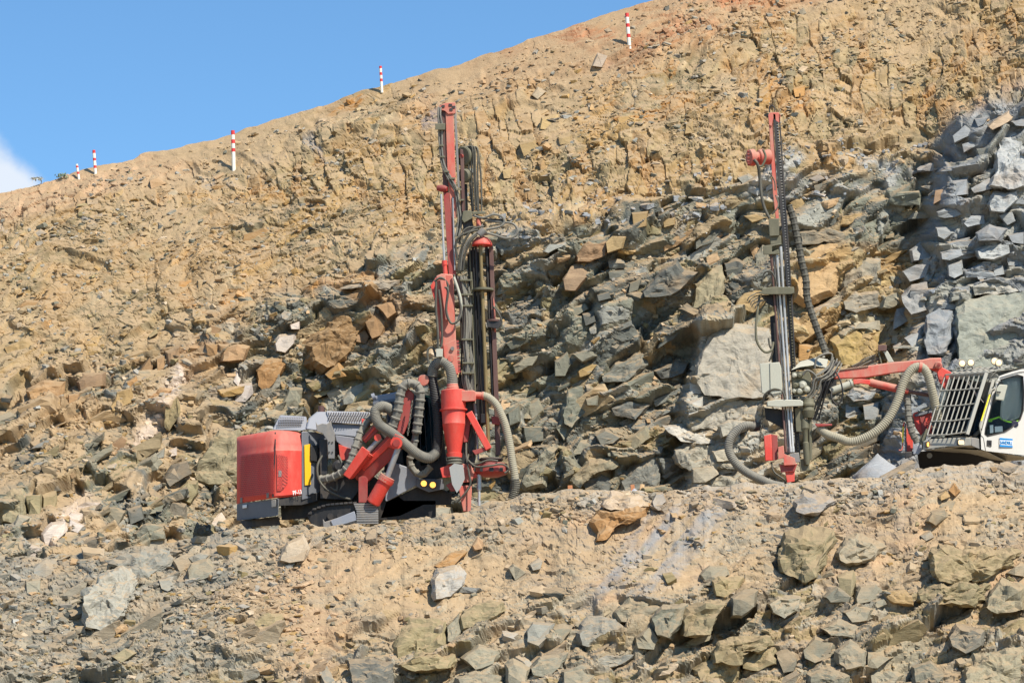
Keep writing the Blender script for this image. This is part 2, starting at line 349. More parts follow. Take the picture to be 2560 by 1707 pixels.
# bluish drill cuttings washed down the slope
sd = (lpx - np.interp(lpy, [1230, 1300, 1420, 1560], [1760, 1690, 1600, 1530]))
cut = np.exp(-(sd / np.interp(lpy, [1230, 1400, 1560], [120, 120, 80])) ** 2) * ss(1245, 1290, lpy) * ss(1560, 1440, lpy) * ss(.28, .66, fbm((lpx + lpy * .75) / 30., lpy / 110., 196, 5))
cc2 = mix3(cc2, np.array((.235, .245, .25)), np.clip(cut * 1.7, 0, 1) * .9)
gb = ss(90, 10, below) * ss(1350, 1500, lpx) * .55
cc2 = mix3(cc2, np.array((.37, .335, .285)), gb)
cc2 = cc2 * (.84 + .32 * k4)[..., None]
LCc = np.concatenate([cc2, np.clip(.85 - .75 * cut - .2 * gb - .5 * ss(950, 400, lpx), .1, 1)[..., None]], -1)
rows, rc_ = [], []
ZB = LP[0, :, 2].copy()
for k, dy in enumerate([.15, .4, .8, 1.4, 2.2, 3.2, 4.4, 6, 8, 10.5, 13]):
    r = LP[0].copy(); r[:, 0] *= 1 + dy / 72.; r[:, 1] += dy; r[:, 2] = ZB - .28 * min(1, dy / 1.0) - .02 * dy + (fbm(PX / 30., PX * 0 + k, 17) - .5) * .12
    rows.insert(0, r); rc_.insert(0, LCc[0])
LPf, LCf = np.concatenate([np.array(rows), LP]), np.concatenate([np.array(rc_), LCc])
idx = np.arange(LPf.shape[0] * NC).reshape(-1, NC)
Q = np.stack([idx[:-1, :-1], idx[1:, :-1], idx[1:, 1:], idx[:-1, 1:]], -1).reshape(-1, 4)
lower = sub_object('bench_slope', Q, LPf, LCf)
lower['label'] = 'sandy slope of broken rock below the drilling bench'
BZ = float(np.median(ZB))

# ---- ground reaching the horizon
gm = bpy.data.meshes.new('ground')
gz = -2.2
gm.from_pydata([(-9000, -9000, gz), (9000, -9000, gz), (9000, 9000, gz), (-9000, 9000, gz)], [], [(0, 1, 2, 3)])
ca = gm.color_attributes.new('col', 'FLOAT_COLOR', 'POINT'); ca.data.foreach_set('color', [.33, .27, .19, .5] * 4)
gm.materials.append(ROCK); go = link(bpy.data.objects.new('ground', gm)); go['kind'] = 'structure'

# ------------------------------------------------------------------ rocks
def surf(sheet, x, y):
    """Displaced surface point, local normal and colour of a sheet at an image position."""
    if sheet == 'w': gx, gy, Pp, Nn, Cc = px, py, WP, N0, WC
    else: gx, gy, Pp, Nn, Cc = lpx, lpy, LP, LN, LCc
    c = int(np.clip(np.searchsorted(PX, x), 0, NC - 1)); r = int(np.clip(np.searchsorted(gy[:, c], y), 0, gy.shape[0] - 1))
    return Vector(Pp[r, c]), Vector(Nn[r, c]), Cc[r, c]
def sheet_of(x, y): return 'l' if y > np.interp(x, EDGE_X, EDGE_Y) + 4 else 'w'

def hull_mesh(name, rnd, flat=.6, n=15, boxy=False, det=False):
    bm = bmesh.new()
    if boxy:
        sh1, sh2 = rnd.uniform(-.3, .3), rnd.uniform(-.25, .25)
        for sx in (-1, 1):
            for sy in (-1, 1):
                for sz in (-1, 1):
                    j = [rnd.uniform(.72, 1) for _ in range(3)]
                    if rnd.random() < .3:          # a broken corner
                        bm.verts.new((sx * j[0] * .55 + sh1 * sz, sy * j[1] * .8, sz * j[2] * flat)); bm.verts.new((sx * j[0] + sh1 * sz, sy * j[1] * .8, sz * j[2] * flat * .4))
                    else: bm.verts.new((sx * j[0] + sh1 * sz, sy * j[1] * .8 + sh2 * sx * .3, sz * j[2] * flat))
    for _ in range(0 if boxy else n):
        p = Vector((rnd.uniform(-1, 1), rnd.uniform(-1, 1), rnd.uniform(-1, 1)))
        k = max(abs(p.x), abs(p.y), abs(p.z)); p = p / (k * .75 + p.length * .25) * rnd.uniform(.82, 1)
        bm.verts.new((p.x, p.y * .8, p.z * flat))
    r = bmesh.ops.convex_hull(bm, input=bm.verts)
    bmesh.ops.delete(bm, geom=[v for v in bm.verts if not v.link_faces], context='VERTS')
    bmesh.ops.triangulate(bm, faces=bm.faces[:])
    if det:            # chipped edges, uneven faces
        bmesh.ops.dissolve_limit(bm, angle_limit=.2, verts=bm.verts[:], edges=bm.edges[:])
        ed0 = [(e.verts[0].co.copy(), e.verts[1].co.copy()) for e in bm.edges]
        bmesh.ops.triangulate(bm, faces=bm.faces[:])
        for _ in range(2): bmesh.ops.subdivide_edges(bm, edges=[e for e in bm.edges if e.calc_length() > .3], cuts=1)
        bmesh.ops.triangulate(bm, faces=bm.faces[:]); bm.normal_update(); off = Vector((rnd.random() * 50, rnd.random() * 50, 0)); mv = []
        for v in bm.verts:
            de = min(((v.co - a) - (b - a) * max(0, min(1, (v.co - a).dot(b - a) / max((b - a).length_squared, 1e-6)))).length for a, b in ed0)
            mv.append(v.co + v.normal * (mnoise.fractal(v.co * 2.3 + off, .9, 2, 4) * .10 - (.07 + .09 * mnoise.noise(v.co * 3 + off) if de < .03 else 0)))
        for v, c_ in zip(bm.verts, mv): v.co = c_
    me = bpy.data.meshes.new(name); bm.to_mesh(me); bm.free()
    return me
rnd = random.Random(5)
POOL = []
for k in range(58):
    me = hull_mesh('rock', rnd, rnd.choice([.35, .5, .6, .75]), rnd.choice([10, 11, 12, 14]), boxy=k >= 20, det=k >= 44)
    ca = me.color_attributes.new('col', 'FLOAT_COLOR', 'POINT'); ca.data.foreach_set('color', [1, 1, 1, .68] * len(me.vertices))
    me.materials.append(ROCK); POOL.append(me)
POOLNP = []
for me in POOL:
    v = np.zeros(len(me.vertices) * 3); me.vertices.foreach_get('co', v); f = np.zeros(len(me.polygons) * 3, int); me.polygons.foreach_get('vertices', f)
    POOLNP.append((v.reshape(-1, 3), f.reshape(-1, 3)))

def rand_col(base, r):
    """A rock's own tint near the palette of the ground it lies on."""
    u = r.random(); s = r.uniform(.75, 1.25)
    if u < .45: c = base
    elif u < .7: c = r.choice([LGR, (.30, .30, .27), GRG])
    elif u < .85: c = r.choice([OCH, (.44, .30, .17), (.45, .36, .25)])
    else: c = r.choice([DGR, (.17, .165, .14), OLV])
    return [float(x) * s for x in c[:3]]

F = 1000 / 2351.
REG = {'1': (0, 0, F), '2': (0, 560, F), '3': (0, 1040, F), '4': (900, 1040, F), '5': (1560, 1040, F), '6': (1200, 400, F), '7': (1960, 200, .4847), '8': (1200, 0, F)}
G, D, LG, B, W_, O, OC, RU, OR, WQ = GRG, DGR, LGR, BLU, (.47, .45, .39), OLV, OCH, RUST, ORG, (.60, .52, .45)
BR = (.29, .165, .075); DK = (.125, .125, .108); GL = (.25, .232, .168)
BLK = [
# bottom right outcrop
('5', [(905,790),(950,690),(1060,650),(1240,660),(1235,745),(1195,830),(1165,945),(1090,985),(960,930),(905,905)], O, .75),
('5', [(1245,800),(1300,710),(1370,690),(1500,740),(1530,770),(1480,840),(1300,880),(1250,850)], GL, .5),
('5', [(1795,780),(1850,755),(2330,800),(2290,870),(2130,985),(1840,965),(1800,900)], O, .6),
('5', [(1705,1040),(1800,985),(2150,995),(2085,1105),(1830,1110),(1710,1085)], O, .55),
('5', [(440,930),(500,870),(600,880),(620,930),(510,1000),(470,1000)], GL, .3),
('5', [(510,960),(560,940),(700,950),(680,1010),(610,1070),(540,1050)], O, .4),
('5', [(625,1060),(700,1010),(790,1020),(775,1120),(690,1190),(625,1185)], GL, .45),
('5', [(25,1180),(120,1110),(200,1110),(240,1130),(130,1200),(60,1270)], GL, .4),
('5', [(160,1180),(230,1110),(370,1110),(350,1220),(280,1310),(200,1290)], G, .45),
('5', [(370,1130),(480,1090),(600,1090),(530,1180),(500,1280),(330,1290),(340,1200)], O, .45),
('5', [(60,1290),(150,1215),(210,1300),(180,1370),(70,1360)], GL, .35),
('5', [(520,1380),(560,1330),(690,1310),(860,1300),(880,1340),(700,1400),(690,1450),(520,1450)], O, .5),
('5', [(705,1400),(760,1350),(890,1360),(900,1450),(800,1500),(705,1480)], O, .4),
('5', [(410,1490),(560,1420),(680,1450),(700,1530),(660,1575),(430,1575)], O, .45),
('5', [(1350,1060),(1380,985),(1480,980),(1520,1040),(1440,1085),(1360,1100)], GL, .3),
('5', [(1510,1040),(1640,1020),(1700,1060),(1700,1110),(1580,1100)], OC, .25),
('5', [(2130,1080),(2220,950),(2360,1000),(2360,1130),(2200,1160),(2130,1110)], GL, .5),
('5', [(1900,1290),(1950,1220),(2120,1260),(2110,1340),(2010,1400),(1920,1350)], DK, .5),
('5', [(2000,1500),(2060,1400),(2360,1370),(2360,1600),(2000,1600)], GL, .5),
('5', [(1055,1370),(1130,1290),(1240,1320),(1240,1410),(1130,1450),(1060,1420)], G, .4),
('5', [(1240,1380),(1330,1310),(1430,1380),(1430,1480),(1310,1500),(1250,1460)], GL, .35),
('5', [(1430,1370),(1600,1410),(1500,1480),(1430,1470)], GL, .3),
('5', [(1080,1520),(1200,1480),(1320,1530),(1300,1590),(1080,1590)], G, .35),
('5', [(885,1390),(960,1370),(1020,1420),(1000,1500),(930,1510)], DK, .3),
('5', [(845,1100),(900,1050),(1050,1060),(1020,1140),(940,1190),(870,1150)], GL, .5),
('5', [(1160,1060),(1250,1000),(1340,1060),(1320,1090),(1200,1100)], G, .25),
('5', [(1255,940),(1350,900),(1360,1000),(1330,1080),(1260,1040)], O, .3),
('5', [(2180,1270),(2330,1180),(2370,1180),(2370,1330),(2200,1310)], O, .4),
('5', [(1450,1085),(1530,1060),(1550,1100),(1480,1130)], GL, .2),
('5', [(1690,1470),(1800,1440),(1900,1500),(1850,1568),(1700,1568)], G, .3),
('5', [(1440,1510),(1560,1470),(1640,1520),(1600,1590),(1450,1590)], GL, .3),
('5', [(1290,1150),(1370,1100),(1470,1130),(1440,1200),(1340,1215)], GL, .3),
('5', [(1150,1240),(1260,1200),(1400,1250),(1380,1300),(1220,1290)], GL, .3),
('5', [(1765,620),(1800,560),(1890,540),(1910,590),(1830,660)], G, .25), ('5', [(1705,500),(1770,460),(1800,490),(1740,535)], G, .2),
('5', [(1900,430),(1940,390),(1980,440),(1950,475)], OR, .15), ('5', [(1840,470),(1890,430),(1920,470),(1860,495)], OC, .15),
('5', [(1730,700),(1800,670),(1825,710),(1770,735)], LG, .15), ('5', [(2240,925),(2330,860),(2360,870),(2360,950)], GL, .3),
# lower middle
('4', [(1350,620),(1400,550),(1480,545),(1550,530),(1700,520),(1690,560),(1590,600),(1500,640),(1420,720),(1370,730)], OR, .6),
('4', [(870,890),(900,865),(980,915),(910,965)], GL, .2), ('4', [(990,870),(1050,830),(1075,850),(1060,900),(1010,910)], LG, .2),
('4', [(440,880),(540,800),(630,795),(560,870),(460,890)], OR, .15),
('4', [(190,1350),(300,1210),(420,1190),(500,1210),(510,1330),(420,1400),(240,1450),(190,1440)], O, .45),
('4', [(510,1230),(585,1150),(590,1260),(560,1340),(515,1330)], GL, .35),
('4', [(240,1460),(430,1390),(560,1400),(560,1480),(330,1500)], O, .4),
('4', [(590,1180),(700,1090),(850,1090),(860,1150),(740,1220),(600,1260)], O, .3),
('4', [(980,1260),(1020,1210),(1140,1220),(1120,1300),(1060,1360),(990,1330)], LG, .4),
('4', [(1130,1240),(1200,1220),(1260,1230),(1180,1340),(1110,1340)], GL, .3),
('4', [(1270,1270),(1340,1190),(1500,1190),(1550,1250),(1500,1330),(1390,1380),(1290,1340)], LG, .5),
('4', [(1490,1150),(1580,1060),(1700,1090),(1640,1200),(1520,1210)], GL, .35),
('4', [(1000,1480),(1060,1420),(1220,1390),(1180,1470),(1100,1540),(1010,1520)], G, .3),
('4', [(850,1450),(900,1420),(1000,1480),(980,1580),(860,1580)], GL, .35),
('4', [(1350,1460),(1440,1400),(1640,1390),(1560,1460),(1400,1480)], LG, .25),
('4', [(-60,1440),(60,1430),(190,1450),(200,1590),(-40,1590)], DK, .4),
('4', [(600,1420),(700,1350),(820,1370),(800,1450),(680,1490)], GL, .3), ('4', [(560,1540),(680,1500),(820,1530),(800,1600),(580,1600)], GL, .3),
('4', [(1190,1500),(1300,1460),(1400,1500),(1380,1590),(1200,1590)], GL, .3),
# left slope
('3', [(645,860),(720,820),(860,800),(1000,790),(1020,860),(900,950),(800,1000),(780,930),(700,890)], LG, .3),
('3', [(1110,900),(1130,860),(1230,830),(1280,890),(1270,930),(1150,970),(1115,960)], GL, .4),
('3', [(190,890),(270,830),(360,880),(350,930),(200,940)], LG, .25), ('3', [(150,960),(240,950),(240,1030),(155,1040)], GL, .25),
('3', [(1090,830),(1180,800),(1240,810),(1200,850),(1120,860)], LG, .2), ('3', [(820,760),(880,700),(980,720),(970,770),(830,790)], LG, .25),
('3', [(780,690),(850,640),(970,640),(970,720),(800,735)], G, .4), ('3', [(980,560),(1010,500),(1090,520),(1100,600),(1010,720),(980,700)], DK, .5),
('3', [(1030,440),(1100,370),(1160,380),(1165,450),(1120,520),(1030,490)], O, .4),
('3', [(1180,260),(1290,80),(1400,80),(1430,150),(1430,420),(1230,430),(1150,400),(1110,340)], (.20, .185, .12), .7),
('3', [(950,370),(1010,290),(1100,260),(1130,340),(1050,380),(980,430)], DK, .5),
('3', [(0,470),(130,420),(150,460),(150,600),(60,640),(0,630)], O, .5), ('3', [(155,460),(240,460),(250,610),(170,590)], O, .5),
('3', [(250,450),(330,440),(330,540),(280,610),(250,600)], O, .45), ('3', [(240,400),(330,370),(360,440),(310,460)], DK, .35),
('3', [(70,660),(110,580),(190,600),(170,660),(80,720)], GL, .3), ('3', [(475,750),(540,710),(630,700),(620,790),(500,810)], DK, .35),
('3', [(240,690),(300,620),(380,610),(400,660),(330,720),(260,770)], WQ, .25), ('3', [(1190,620),(1300,570),(1330,620),(1250,670),(1190,680)], WQ, .25),
('3', [(380,600),(420,560),(490,570),(480,620),(410,640)], WQ, .15), ('3', [(890,230),(970,180),(965,240),(900,255)], LG, .15), ('3', [(985,200),(1040,180),(1040,230),(990,240)], WQ, .15),
('3', [(590,540),(680,530),(740,560),(700,640),(610,650)], G, .35), ('3', [(850,500),(960,490),(980,560),(860,580)], G, .35), ('3', [(740,540),(830,520),(850,600),(760,640)], DK, .35),
('3', [(1410,1250),(1550,1170),(1660,1160),(1660,1210),(1560,1250),(1420,1275)], O, .12),
('3', [(930,960),(1000,950),(1040,1000),(990,1030),(945,1010)], LG, .2), ('3', [(120,820),(150,740),(240,770),(230,840)], WQ, .2),
('3', [(660,1410),(740,1360),(800,1390),(720,1450)], O, .15), ('3', [(340,310),(430,290),(440,330),(370,360)], DK, .25), ('3', [(410,600),(500,640),(470,690),(400,660)], WQ, .15),
# wall, left
('2', [(1765,720),(1860,640),(1960,560),(2080,500),(2200,480),(2180,540),(2080,680),(2060,760),(1940,870),(1880,885),(1790,830)], BR, .75),
('2', [(2140,560),(2210,510),(2280,560),(2250,660),(2190,680)], BR, .4), ('2', [(2210,480),(2351,440),(2340,520),(2280,560)], BR, .3), ('2', [(2065,680),(2130,580),(2170,650),(2150,700)], BR, .3), ('2', [(1910,880),(1990,810),(2050,890),(1950,910)], OR, .3),
('2', [(1205,650),(1240,590),(1310,610),(1290,670),(1220,680)], BR, .35), ('2', [(1205,700),(1280,700),(1275,790),(1215,770)], BR, .4), ('2', [(1285,710),(1400,695),(1470,720),(1440,800),(1290,810)], (.40, .23, .11), .45),
('2', [(1610,700),(1640,650),(1740,640),(1740,700),(1680,760),(1620,750)], WQ, .35), ('2', [(1700,590),(1770,560),(1760,620),(1710,620)], WQ, .2), ('2', [(1365,920),(1390,860),(1420,900),(1400,960)], WQ, .2), ('2', [(1370,1040),(1400,940),(1480,930),(1490,990),(1440,1040)], WQ, .3),
('2', [(1510,850),(1560,800),(1700,780),(1660,870),(1560,980),(1520,940)], OR, .45),
('2', [(2005,1030),(2060,960),(2145,920),(2140,1010),(2090,1060),(2010,1070)], LG, .35),
('2', [(450,930),(490,880),(620,870),(620,950),(460,985)], BR, .4), ('2', [(150,980),(260,920),(380,930),(370,1010),(180,1050)], BR, .45), ('2', [(400,1000),(470,990),(460,1070),(400,1080)], BR, .3),
('2', [(640,1080),(690,990),(770,960),(780,1050),(660,1110)], OC, .3), ('2', [(830,1020),(940,960),(1020,970),(960,1030),(850,1040)], OR, .25), ('2', [(820,860),(880,770),(910,790),(900,860),(840,880)], BR, .35),
('2', [(920,790),(970,770),(975,850),(925,870)], BR, .3), ('2', [(970,750),(1060,710),(1060,790),(990,850)], BR, .35), ('2', [(740,930),(800,890),(815,940),(760,970)], OR, .3), ('2', [(980,1040),(1050,1000),(1060,1130),(1000,1220),(975,1200)], O, .4),
('2', [(655,1290),(720,1240),(750,1260),(730,1310),(660,1340)], BR, .3), ('2', [(1820,990),(1900,920),(1960,950),(1930,1000),(1870,1020)], O, .3),
('2', [(1430,60),(1560,20),(1590,40),(1560,90),(1420,110)], OR, .2), ('2', [(1010,390),(1060,340),(1160,315),(1155,370),(1020,405)], OR, .25), ('2', [(90,490),(150,450),(250,450),(240,500),(100,540)], OR, .25), ('2', [(20,720),(150,670),(210,700),(190,750),(40,770)], OC, .2),
('2', [(1260,330),(1340,310),(1340,370),(1270,390)], OC, .2), ('2', [(1160,330),(1220,320),(1210,390),(1160,395)], TAN, .25), ('2', [(330,370),(430,330),(400,360),(340,390)], OC, .15), ('2', [(870,660),(920,610),(930,640),(880,670)], O, .2),
('2', [(1270,150),(1340,120),(1370,180),(1300,220)], OC, .2), ('2', [(540,960),(600,980),(560,1030),(520,1010)], OC, .2), ('2', [(2000,380),(2180,340),(2350,330),(2300,385),(2180,380)], LG, .35),
('2', [(1540,620),(1580,580),(1600,600),(1560,650)], BR, .2), ('2', [(1630,1110),(1700,960),(1780,960),(1760,1050),(1700,1100)], (.22, .2, .13), .4),
# wall, middle
('6', [(950,770),(1010,710),(1100,620),(1160,590),(1200,650),(1280,660),(1240,710),(1130,790),(1030,800),(960,800)], D, .9),
('6', [(1270,730),(1360,640),(1420,620),(1440,700),(1400,900),(1350,1030),(1270,1010),(1240,900)], O, .4),
('6', [(1420,600),(1500,570),(1560,610),(1520,700),(1450,740)], DK, .6), ('6', [(1250,480),(1340,400),(1450,330),(1430,400),(1380,470),(1250,530)], DK, .6), ('6', [(1340,430),(1390,400),(1430,440),(1390,480),(1350,470)], BR, .35),
('6', [(550,560),(640,490),(760,470),(740,560),(650,600),(560,600)], BR, .4), ('6', [(740,480),(780,440),(860,450),(840,520),(750,550)], OC, .35), ('6', [(490,700),(540,620),(610,600),(650,680),(570,770),(500,770)], BR, .4),
('6', [(890,310),(990,300),(980,390),(900,410)], OC, .4), ('6', [(1065,340),(1150,335),(1145,380),(1075,400)], OC, .3), ('6', [(750,650),(850,640),(860,680),(760,700)], DK, .3), ('6', [(680,790),(760,770),(770,810),(690,830)], DK, .3),
('6', [(720,1270),(800,1190),(980,1130),(980,1200),(870,1300),(730,1300)], DK, .55), ('6', [(1020,1240),(1150,1180),(1230,1190),(1200,1250),(1050,1290)], DK, .45), ('6', [(200,1210),(260,1150),(370,1130),(330,1200),(210,1250)], G, .4),
('6', [(440,1180),(510,1130),(540,1190),(500,1270),(440,1270)], G, .35), ('6', [(570,1240),(640,1190),(690,1200),(640,1260),(580,1280)], OC, .2), ('6', [(540,1140),(650,1110),(690,1150),(600,1190)], GL, .2),
('6', [(500,880),(620,840),(640,870),(540,930)], G, .3), ('6', [(600,900),(680,880),(690,950),(620,980)], DK, .3),
('6', [(480,1480),(520,1350),(600,1330),(610,1480),(540,1560),(490,1540)], G, .45), ('6', [(160,1480),(230,1430),(240,1540),(170,1568)], G, .35), ('6', [(230,1460),(340,1400),(380,1470),(300,1530),(240,1530)], GL, .35),
('6', [(760,1450),(860,1400),(1000,1440),(920,1520),(780,1500)], DK, .5), ('6', [(620,1400),(700,1370),(690,1440),(630,1440)], G, .3),
('6', [(1270,1210),(1320,1080),(1390,985),(1500,960),(1700,990),(1710,1390),(1480,1400),(1310,1380),(1270,1300)], (.31, .275, .215), .5),
('6', [(1215,1420),(1310,1395),(1480,1400),(1680,1410),(1690,1600),(1240,1600)], (.38, .36, .30), .4), ('5', [(300,190),(400,150),(560,160),(690,200),(700,300),(540,300),(390,310),(310,270)], (.36, .33, .25), .35), ('5', [(380,400),(560,340),(700,330),(740,420),(500,445),(390,440)], (.34, .32, .25), .3),
('6', [(1210,1420),(1310,1390),(1310,1480),(1220,1510)], W_, .3), ('6', [(1310,1400),(1480,1390),(1600,1420),(1560,1480),(1400,1550),(1320,1530)], W_, .35), ('6', [(1230,1300),(1310,1290),(1320,1380),(1230,1380)], W_, .25),
('6', [(1860,530),(2000,490),(2200,470),(2240,560),(2110,680),(2090,800),(1900,870),(1850,830)], (.42, .25, .10), .3), ('6', [(1880,430),(2050,400),(2170,440),(2160,480),(2000,490),(1890,500)], DK, .4),
('6', [(2105,760),(2140,600),(2240,570),(2351,590),(2351,730),(2200,790)], LG, .6), ('6', [(2120,810),(2200,770),(2340,770),(2351,850),(2200,890),(2130,870)], LG, .65),
('6', [(2060,1060),(2140,1020),(2351,1010),(2330,1120),(2200,1200),(2110,1200)], (.35, .25, .095), .35), ('6', [(1870,1070),(1960,1090),(1930,1170),(1870,1180)], OR, .3), ('6', [(2200,990),(2240,960),(2351,940),(2351,1000)], LG, .4),
('6', [(2150,1380),(2200,1340),(2340,1350),(2300,1410),(2200,1420)], B, .5), ('6', [(2140,1420),(2210,1430),(2250,1480),(2200,1530),(2140,1510)], B, .45), ('6', [(2250,1440),(2351,1420),(2351,1530),(2260,1530)], B, .4),
('6', [(2080,340),(2250,310),(2280,350),(2100,390)], OC, .3), ('6', [(1810,250),(1890,210),(1950,220),(1900,290),(1830,290)], OC, .35), ('6', [(1930,110),(1990,80),(2030,110),(1980,130)], B, .15), ('6', [(1510,100),(1580,80),(1620,110),(1560,150)], LG, .3),
('6', [(1450,150),(1530,130),(1540,160),(1470,180)], LG, .2), ('6', [(370,540),(410,490),(500,485),(510,500),(400,550)], LG, .2), ('6', [(1550,330),(1620,320),(1690,340),(1600,370)], OC, .25), ('6', [(1430,650),(1480,620),(1540,630),(1500,680)], D, .4),
('6', [(1620,560),(1660,500),(1700,520),(1690,640),(1600,700)], GL, .3), ('6', [(1500,860),(1560,760),(1650,740),(1700,800),(1620,890)], OC, .3), ('6', [(880,720),(950,690),(930,760),(870,780)], DK, .3),
('4', [(940,400),(1000,290),(1130,160),(1170,180),(1110,300),(1090,410),(970,440)], GL, .4), ('4', [(1220,380),(1350,260),(1500,230),(1520,290),(1370,330),(1280,430)], GL, .4), ('4', [(1500,380),(1600,290),(1700,170),(1770,250),(1760,420),(1600,450),(1520,450)], (.18, .18, .155), .4),
('4', [(1280,380),(1420,340),(1500,390),(1480,450),(1330,460)], DK, .35), ('4', [(1380,110),(1440,70),(1540,120),(1500,160),(1410,170)], DK, .45), ('4', [(950,60),(1080,60),(1080,150),(970,160)], G, .4), ('4', [(1150,60),(1190,10),(1230,40),(1200,150)], G, .35),
('4', [(1200,180),(1300,140),(1400,160),(1320,220),(1220,230)], GL, .3), ('4', [(1560,130),(1680,60),(1720,120),(1600,200)], GL, .3),
('5', [(240,60),(330,60),(420,110),(500,100),(530,160),(430,160),(350,140)], W_, .3), ('5', [(400,310),(530,290),(560,340),(480,390),(400,390)], (.40, .36, .27), .3), ('5', [(540,290),(620,290),(650,330),(560,350)], W_, .2),
('5', [(510,200),(620,180),(680,260),(540,270)], (.40, .35, .25), .25), ('5', [(550,60),(610,30),(760,40),(700,90),(570,130)], (.40, .37, .29), .3),
# grey buttress on the right
('7', [(1100,310),(1140,270),(1250,260),(1250,550),(1120,565),(1060,545),(1090,460)], (.40, .42, .42), .6), ('7', [(870,290),(940,230),(985,240),(995,280),(880,330)], B, .35), ('7', [(915,330),(980,305),(990,340),(925,375)], B, .35), ('7', [(980,200),(1060,190),(1040,230),(1000,250)], B, .3),
('7', [(1050,240),(1160,160),(1195,180),(1170,210),(1070,255)], (.46, .33, .21), .5), ('7', [(1170,215),(1250,180),(1250,240),(1190,235)], B, .4), ('7', [(1045,640),(1080,580),(1205,565),(1215,610),(1140,680),(1060,675)], (.38, .40, .40), .6),
('7', [(1095,690),(1180,670),(1200,730),(1150,755)], B, .4), ('7', [(785,680),(860,645),(940,645),(940,690),(830,715),(790,705)], B, .5), ('7', [(965,560),(1070,500),(1080,560),(980,585)], B, .4), ('7', [(860,560),(870,520),(950,500),(950,590),(880,600)], B, .45),
('7', [(920,740),(960,700),(1040,690),(1040,740),(940,760)], B, .35), ('7', [(990,790),(1060,750),(1150,770),(1120,830),(1000,830)], B, .45), ('7', [(980,880),(1050,850),(1165,850),(1170,890),(1080,930),(1000,925)], (.38, .40, .40), .55), ('7', [(840,940),(920,925),(930,1000),(880,1025),(845,1010)], B, .45),
('7', [(805,890),(920,860),(935,900),(850,930),(810,920)], B, .45), ('7', [(1075,960),(1130,945),(1140,1000),(1090,1010)], B, .3), ('7', [(980,990),(1040,970),(1060,1020),(1000,1030)], B, .3), ('7', [(1140,910),(1220,900),(1210,960),(1150,960)], B, .4),
('7', [(950,1060),(1100,1030),(1240,1030),(1240,1080),(1100,1105),(960,1110)], (.36, .34, .28), .55), ('7', [(890,1180),(930,1130),(1100,1110),(1260,1090),(1260,1480),(1180,1500),(900,1480),(885,1300)], (.345, .36, .295), .4),
('7', [(650,880),(700,840),(770,835),(775,930),(660,940)], B, .45), ('7', [(615,990),(680,950),(760,950),(740,1020),(650,1045)], B, .45), ('7', [(605,1110),(660,1060),(740,1040),(750,1190),(660,1215),(620,1150)], B, .5), ('7', [(780,760),(840,750),(880,790),(830,830),(790,810)], B, .4),
('7', [(740,1220),(800,1180),(860,1200),(870,1330),(820,1420),(740,1420),(720,1330)], B, .4), ('7', [(560,1370),(600,1350),(620,1400),(580,1430)], B, .3), ('7', [(620,1330),(710,1280),(730,1340),(660,1380)], B, .35), ('7', [(580,1180),(630,1170),(640,1240),(560,1290)], B, .35),
('7', [(1150,800),(1240,780),(1240,850),(1170,840)], B, .4), ('7', [(780,570),(860,555),(850,600),(770,645)], BR, .3), ('7', [(870,830),(960,810),(950,850),(890,870)], B, .3), ('7', [(615,385),(650,372),(725,378),(700,400),(630,406)], DK, .25),
# upper slope
('8', [(655,390),(690,310),(750,330),(720,400)], (.28, .28, .27), .3), ('8', [(345,760),(360,690),(460,670),(470,740),(400,770)], (.46, .31, .11), .3), ('8', [(230,840),(320,820),(350,870),(260,920)], OC, .25), ('8', [(1840,520),(1910,500),(1910,560),(1850,570)], (.45, .28, .12), .25),
('8', [(460,800),(540,790),(540,840),(470,850)], OC, .2), ('8', [(1870,70),(1900,45),(1920,80),(1890,95)], LG, .2), ('8', [(300,560),(340,510),(390,540),(340,590)], LG, .2), ('8', [(800,690),(890,680),(870,740),(820,730)], OC, .2), ('8', [(1190,200),(1220,180),(1240,205),(1210,215)], B, .12),
('8', [(1210,730),(1250,700),(1260,780),(1200,790)], OC, .2), ('8', [(340,950),(370,930),(395,1000),(360,1010)], BR, .2), ('8', [(130,1000),(190,980),(180,1050),(140,1050)], OC, .2), ('8', [(1490,660),(1520,640),(1530,700),(1500,710)], OC, .15),
('1', [(430,1160),(470,1120),(520,1150),(500,1210),(450,1200)], (.42, .28, .17), .3), ('1', [(505,1160),(600,1160),(600,1200),(510,1205)], (.42, .33, .23), .3), ('1', [(610,1150),(650,1130),(660,1180),(620,1190)], OC, .3), ('1', [(880,1060),(930,1040),(980,1080),(890,1115)], (.43, .27, .16), .3),
('1', [(670,1130),(720,1110),(730,1160),(680,1170)], OC, .25), ('1', [(200,1370),(240,1345),(280,1370),(220,1390)], B, .2), ('1', [(60,1470),(110,1410),(130,1460),(90,1500)], B, .2), ('1', [(130,1460),(165,1400),(175,1470)], LG, .2), ('1', [(210,1420),(280,1410),(260,1440),(215,1445)], B, .2),
('1', [(980,1130),(1030,1115),(1060,1140),(1010,1165)], LG, .2), ('1', [(300,1200),(350,1160),(400,1170),(340,1210)], (.42, .3, .2), .25), ('1', [(530,1270),(600,1250),(620,1275),(560,1300)], B, .2),
]
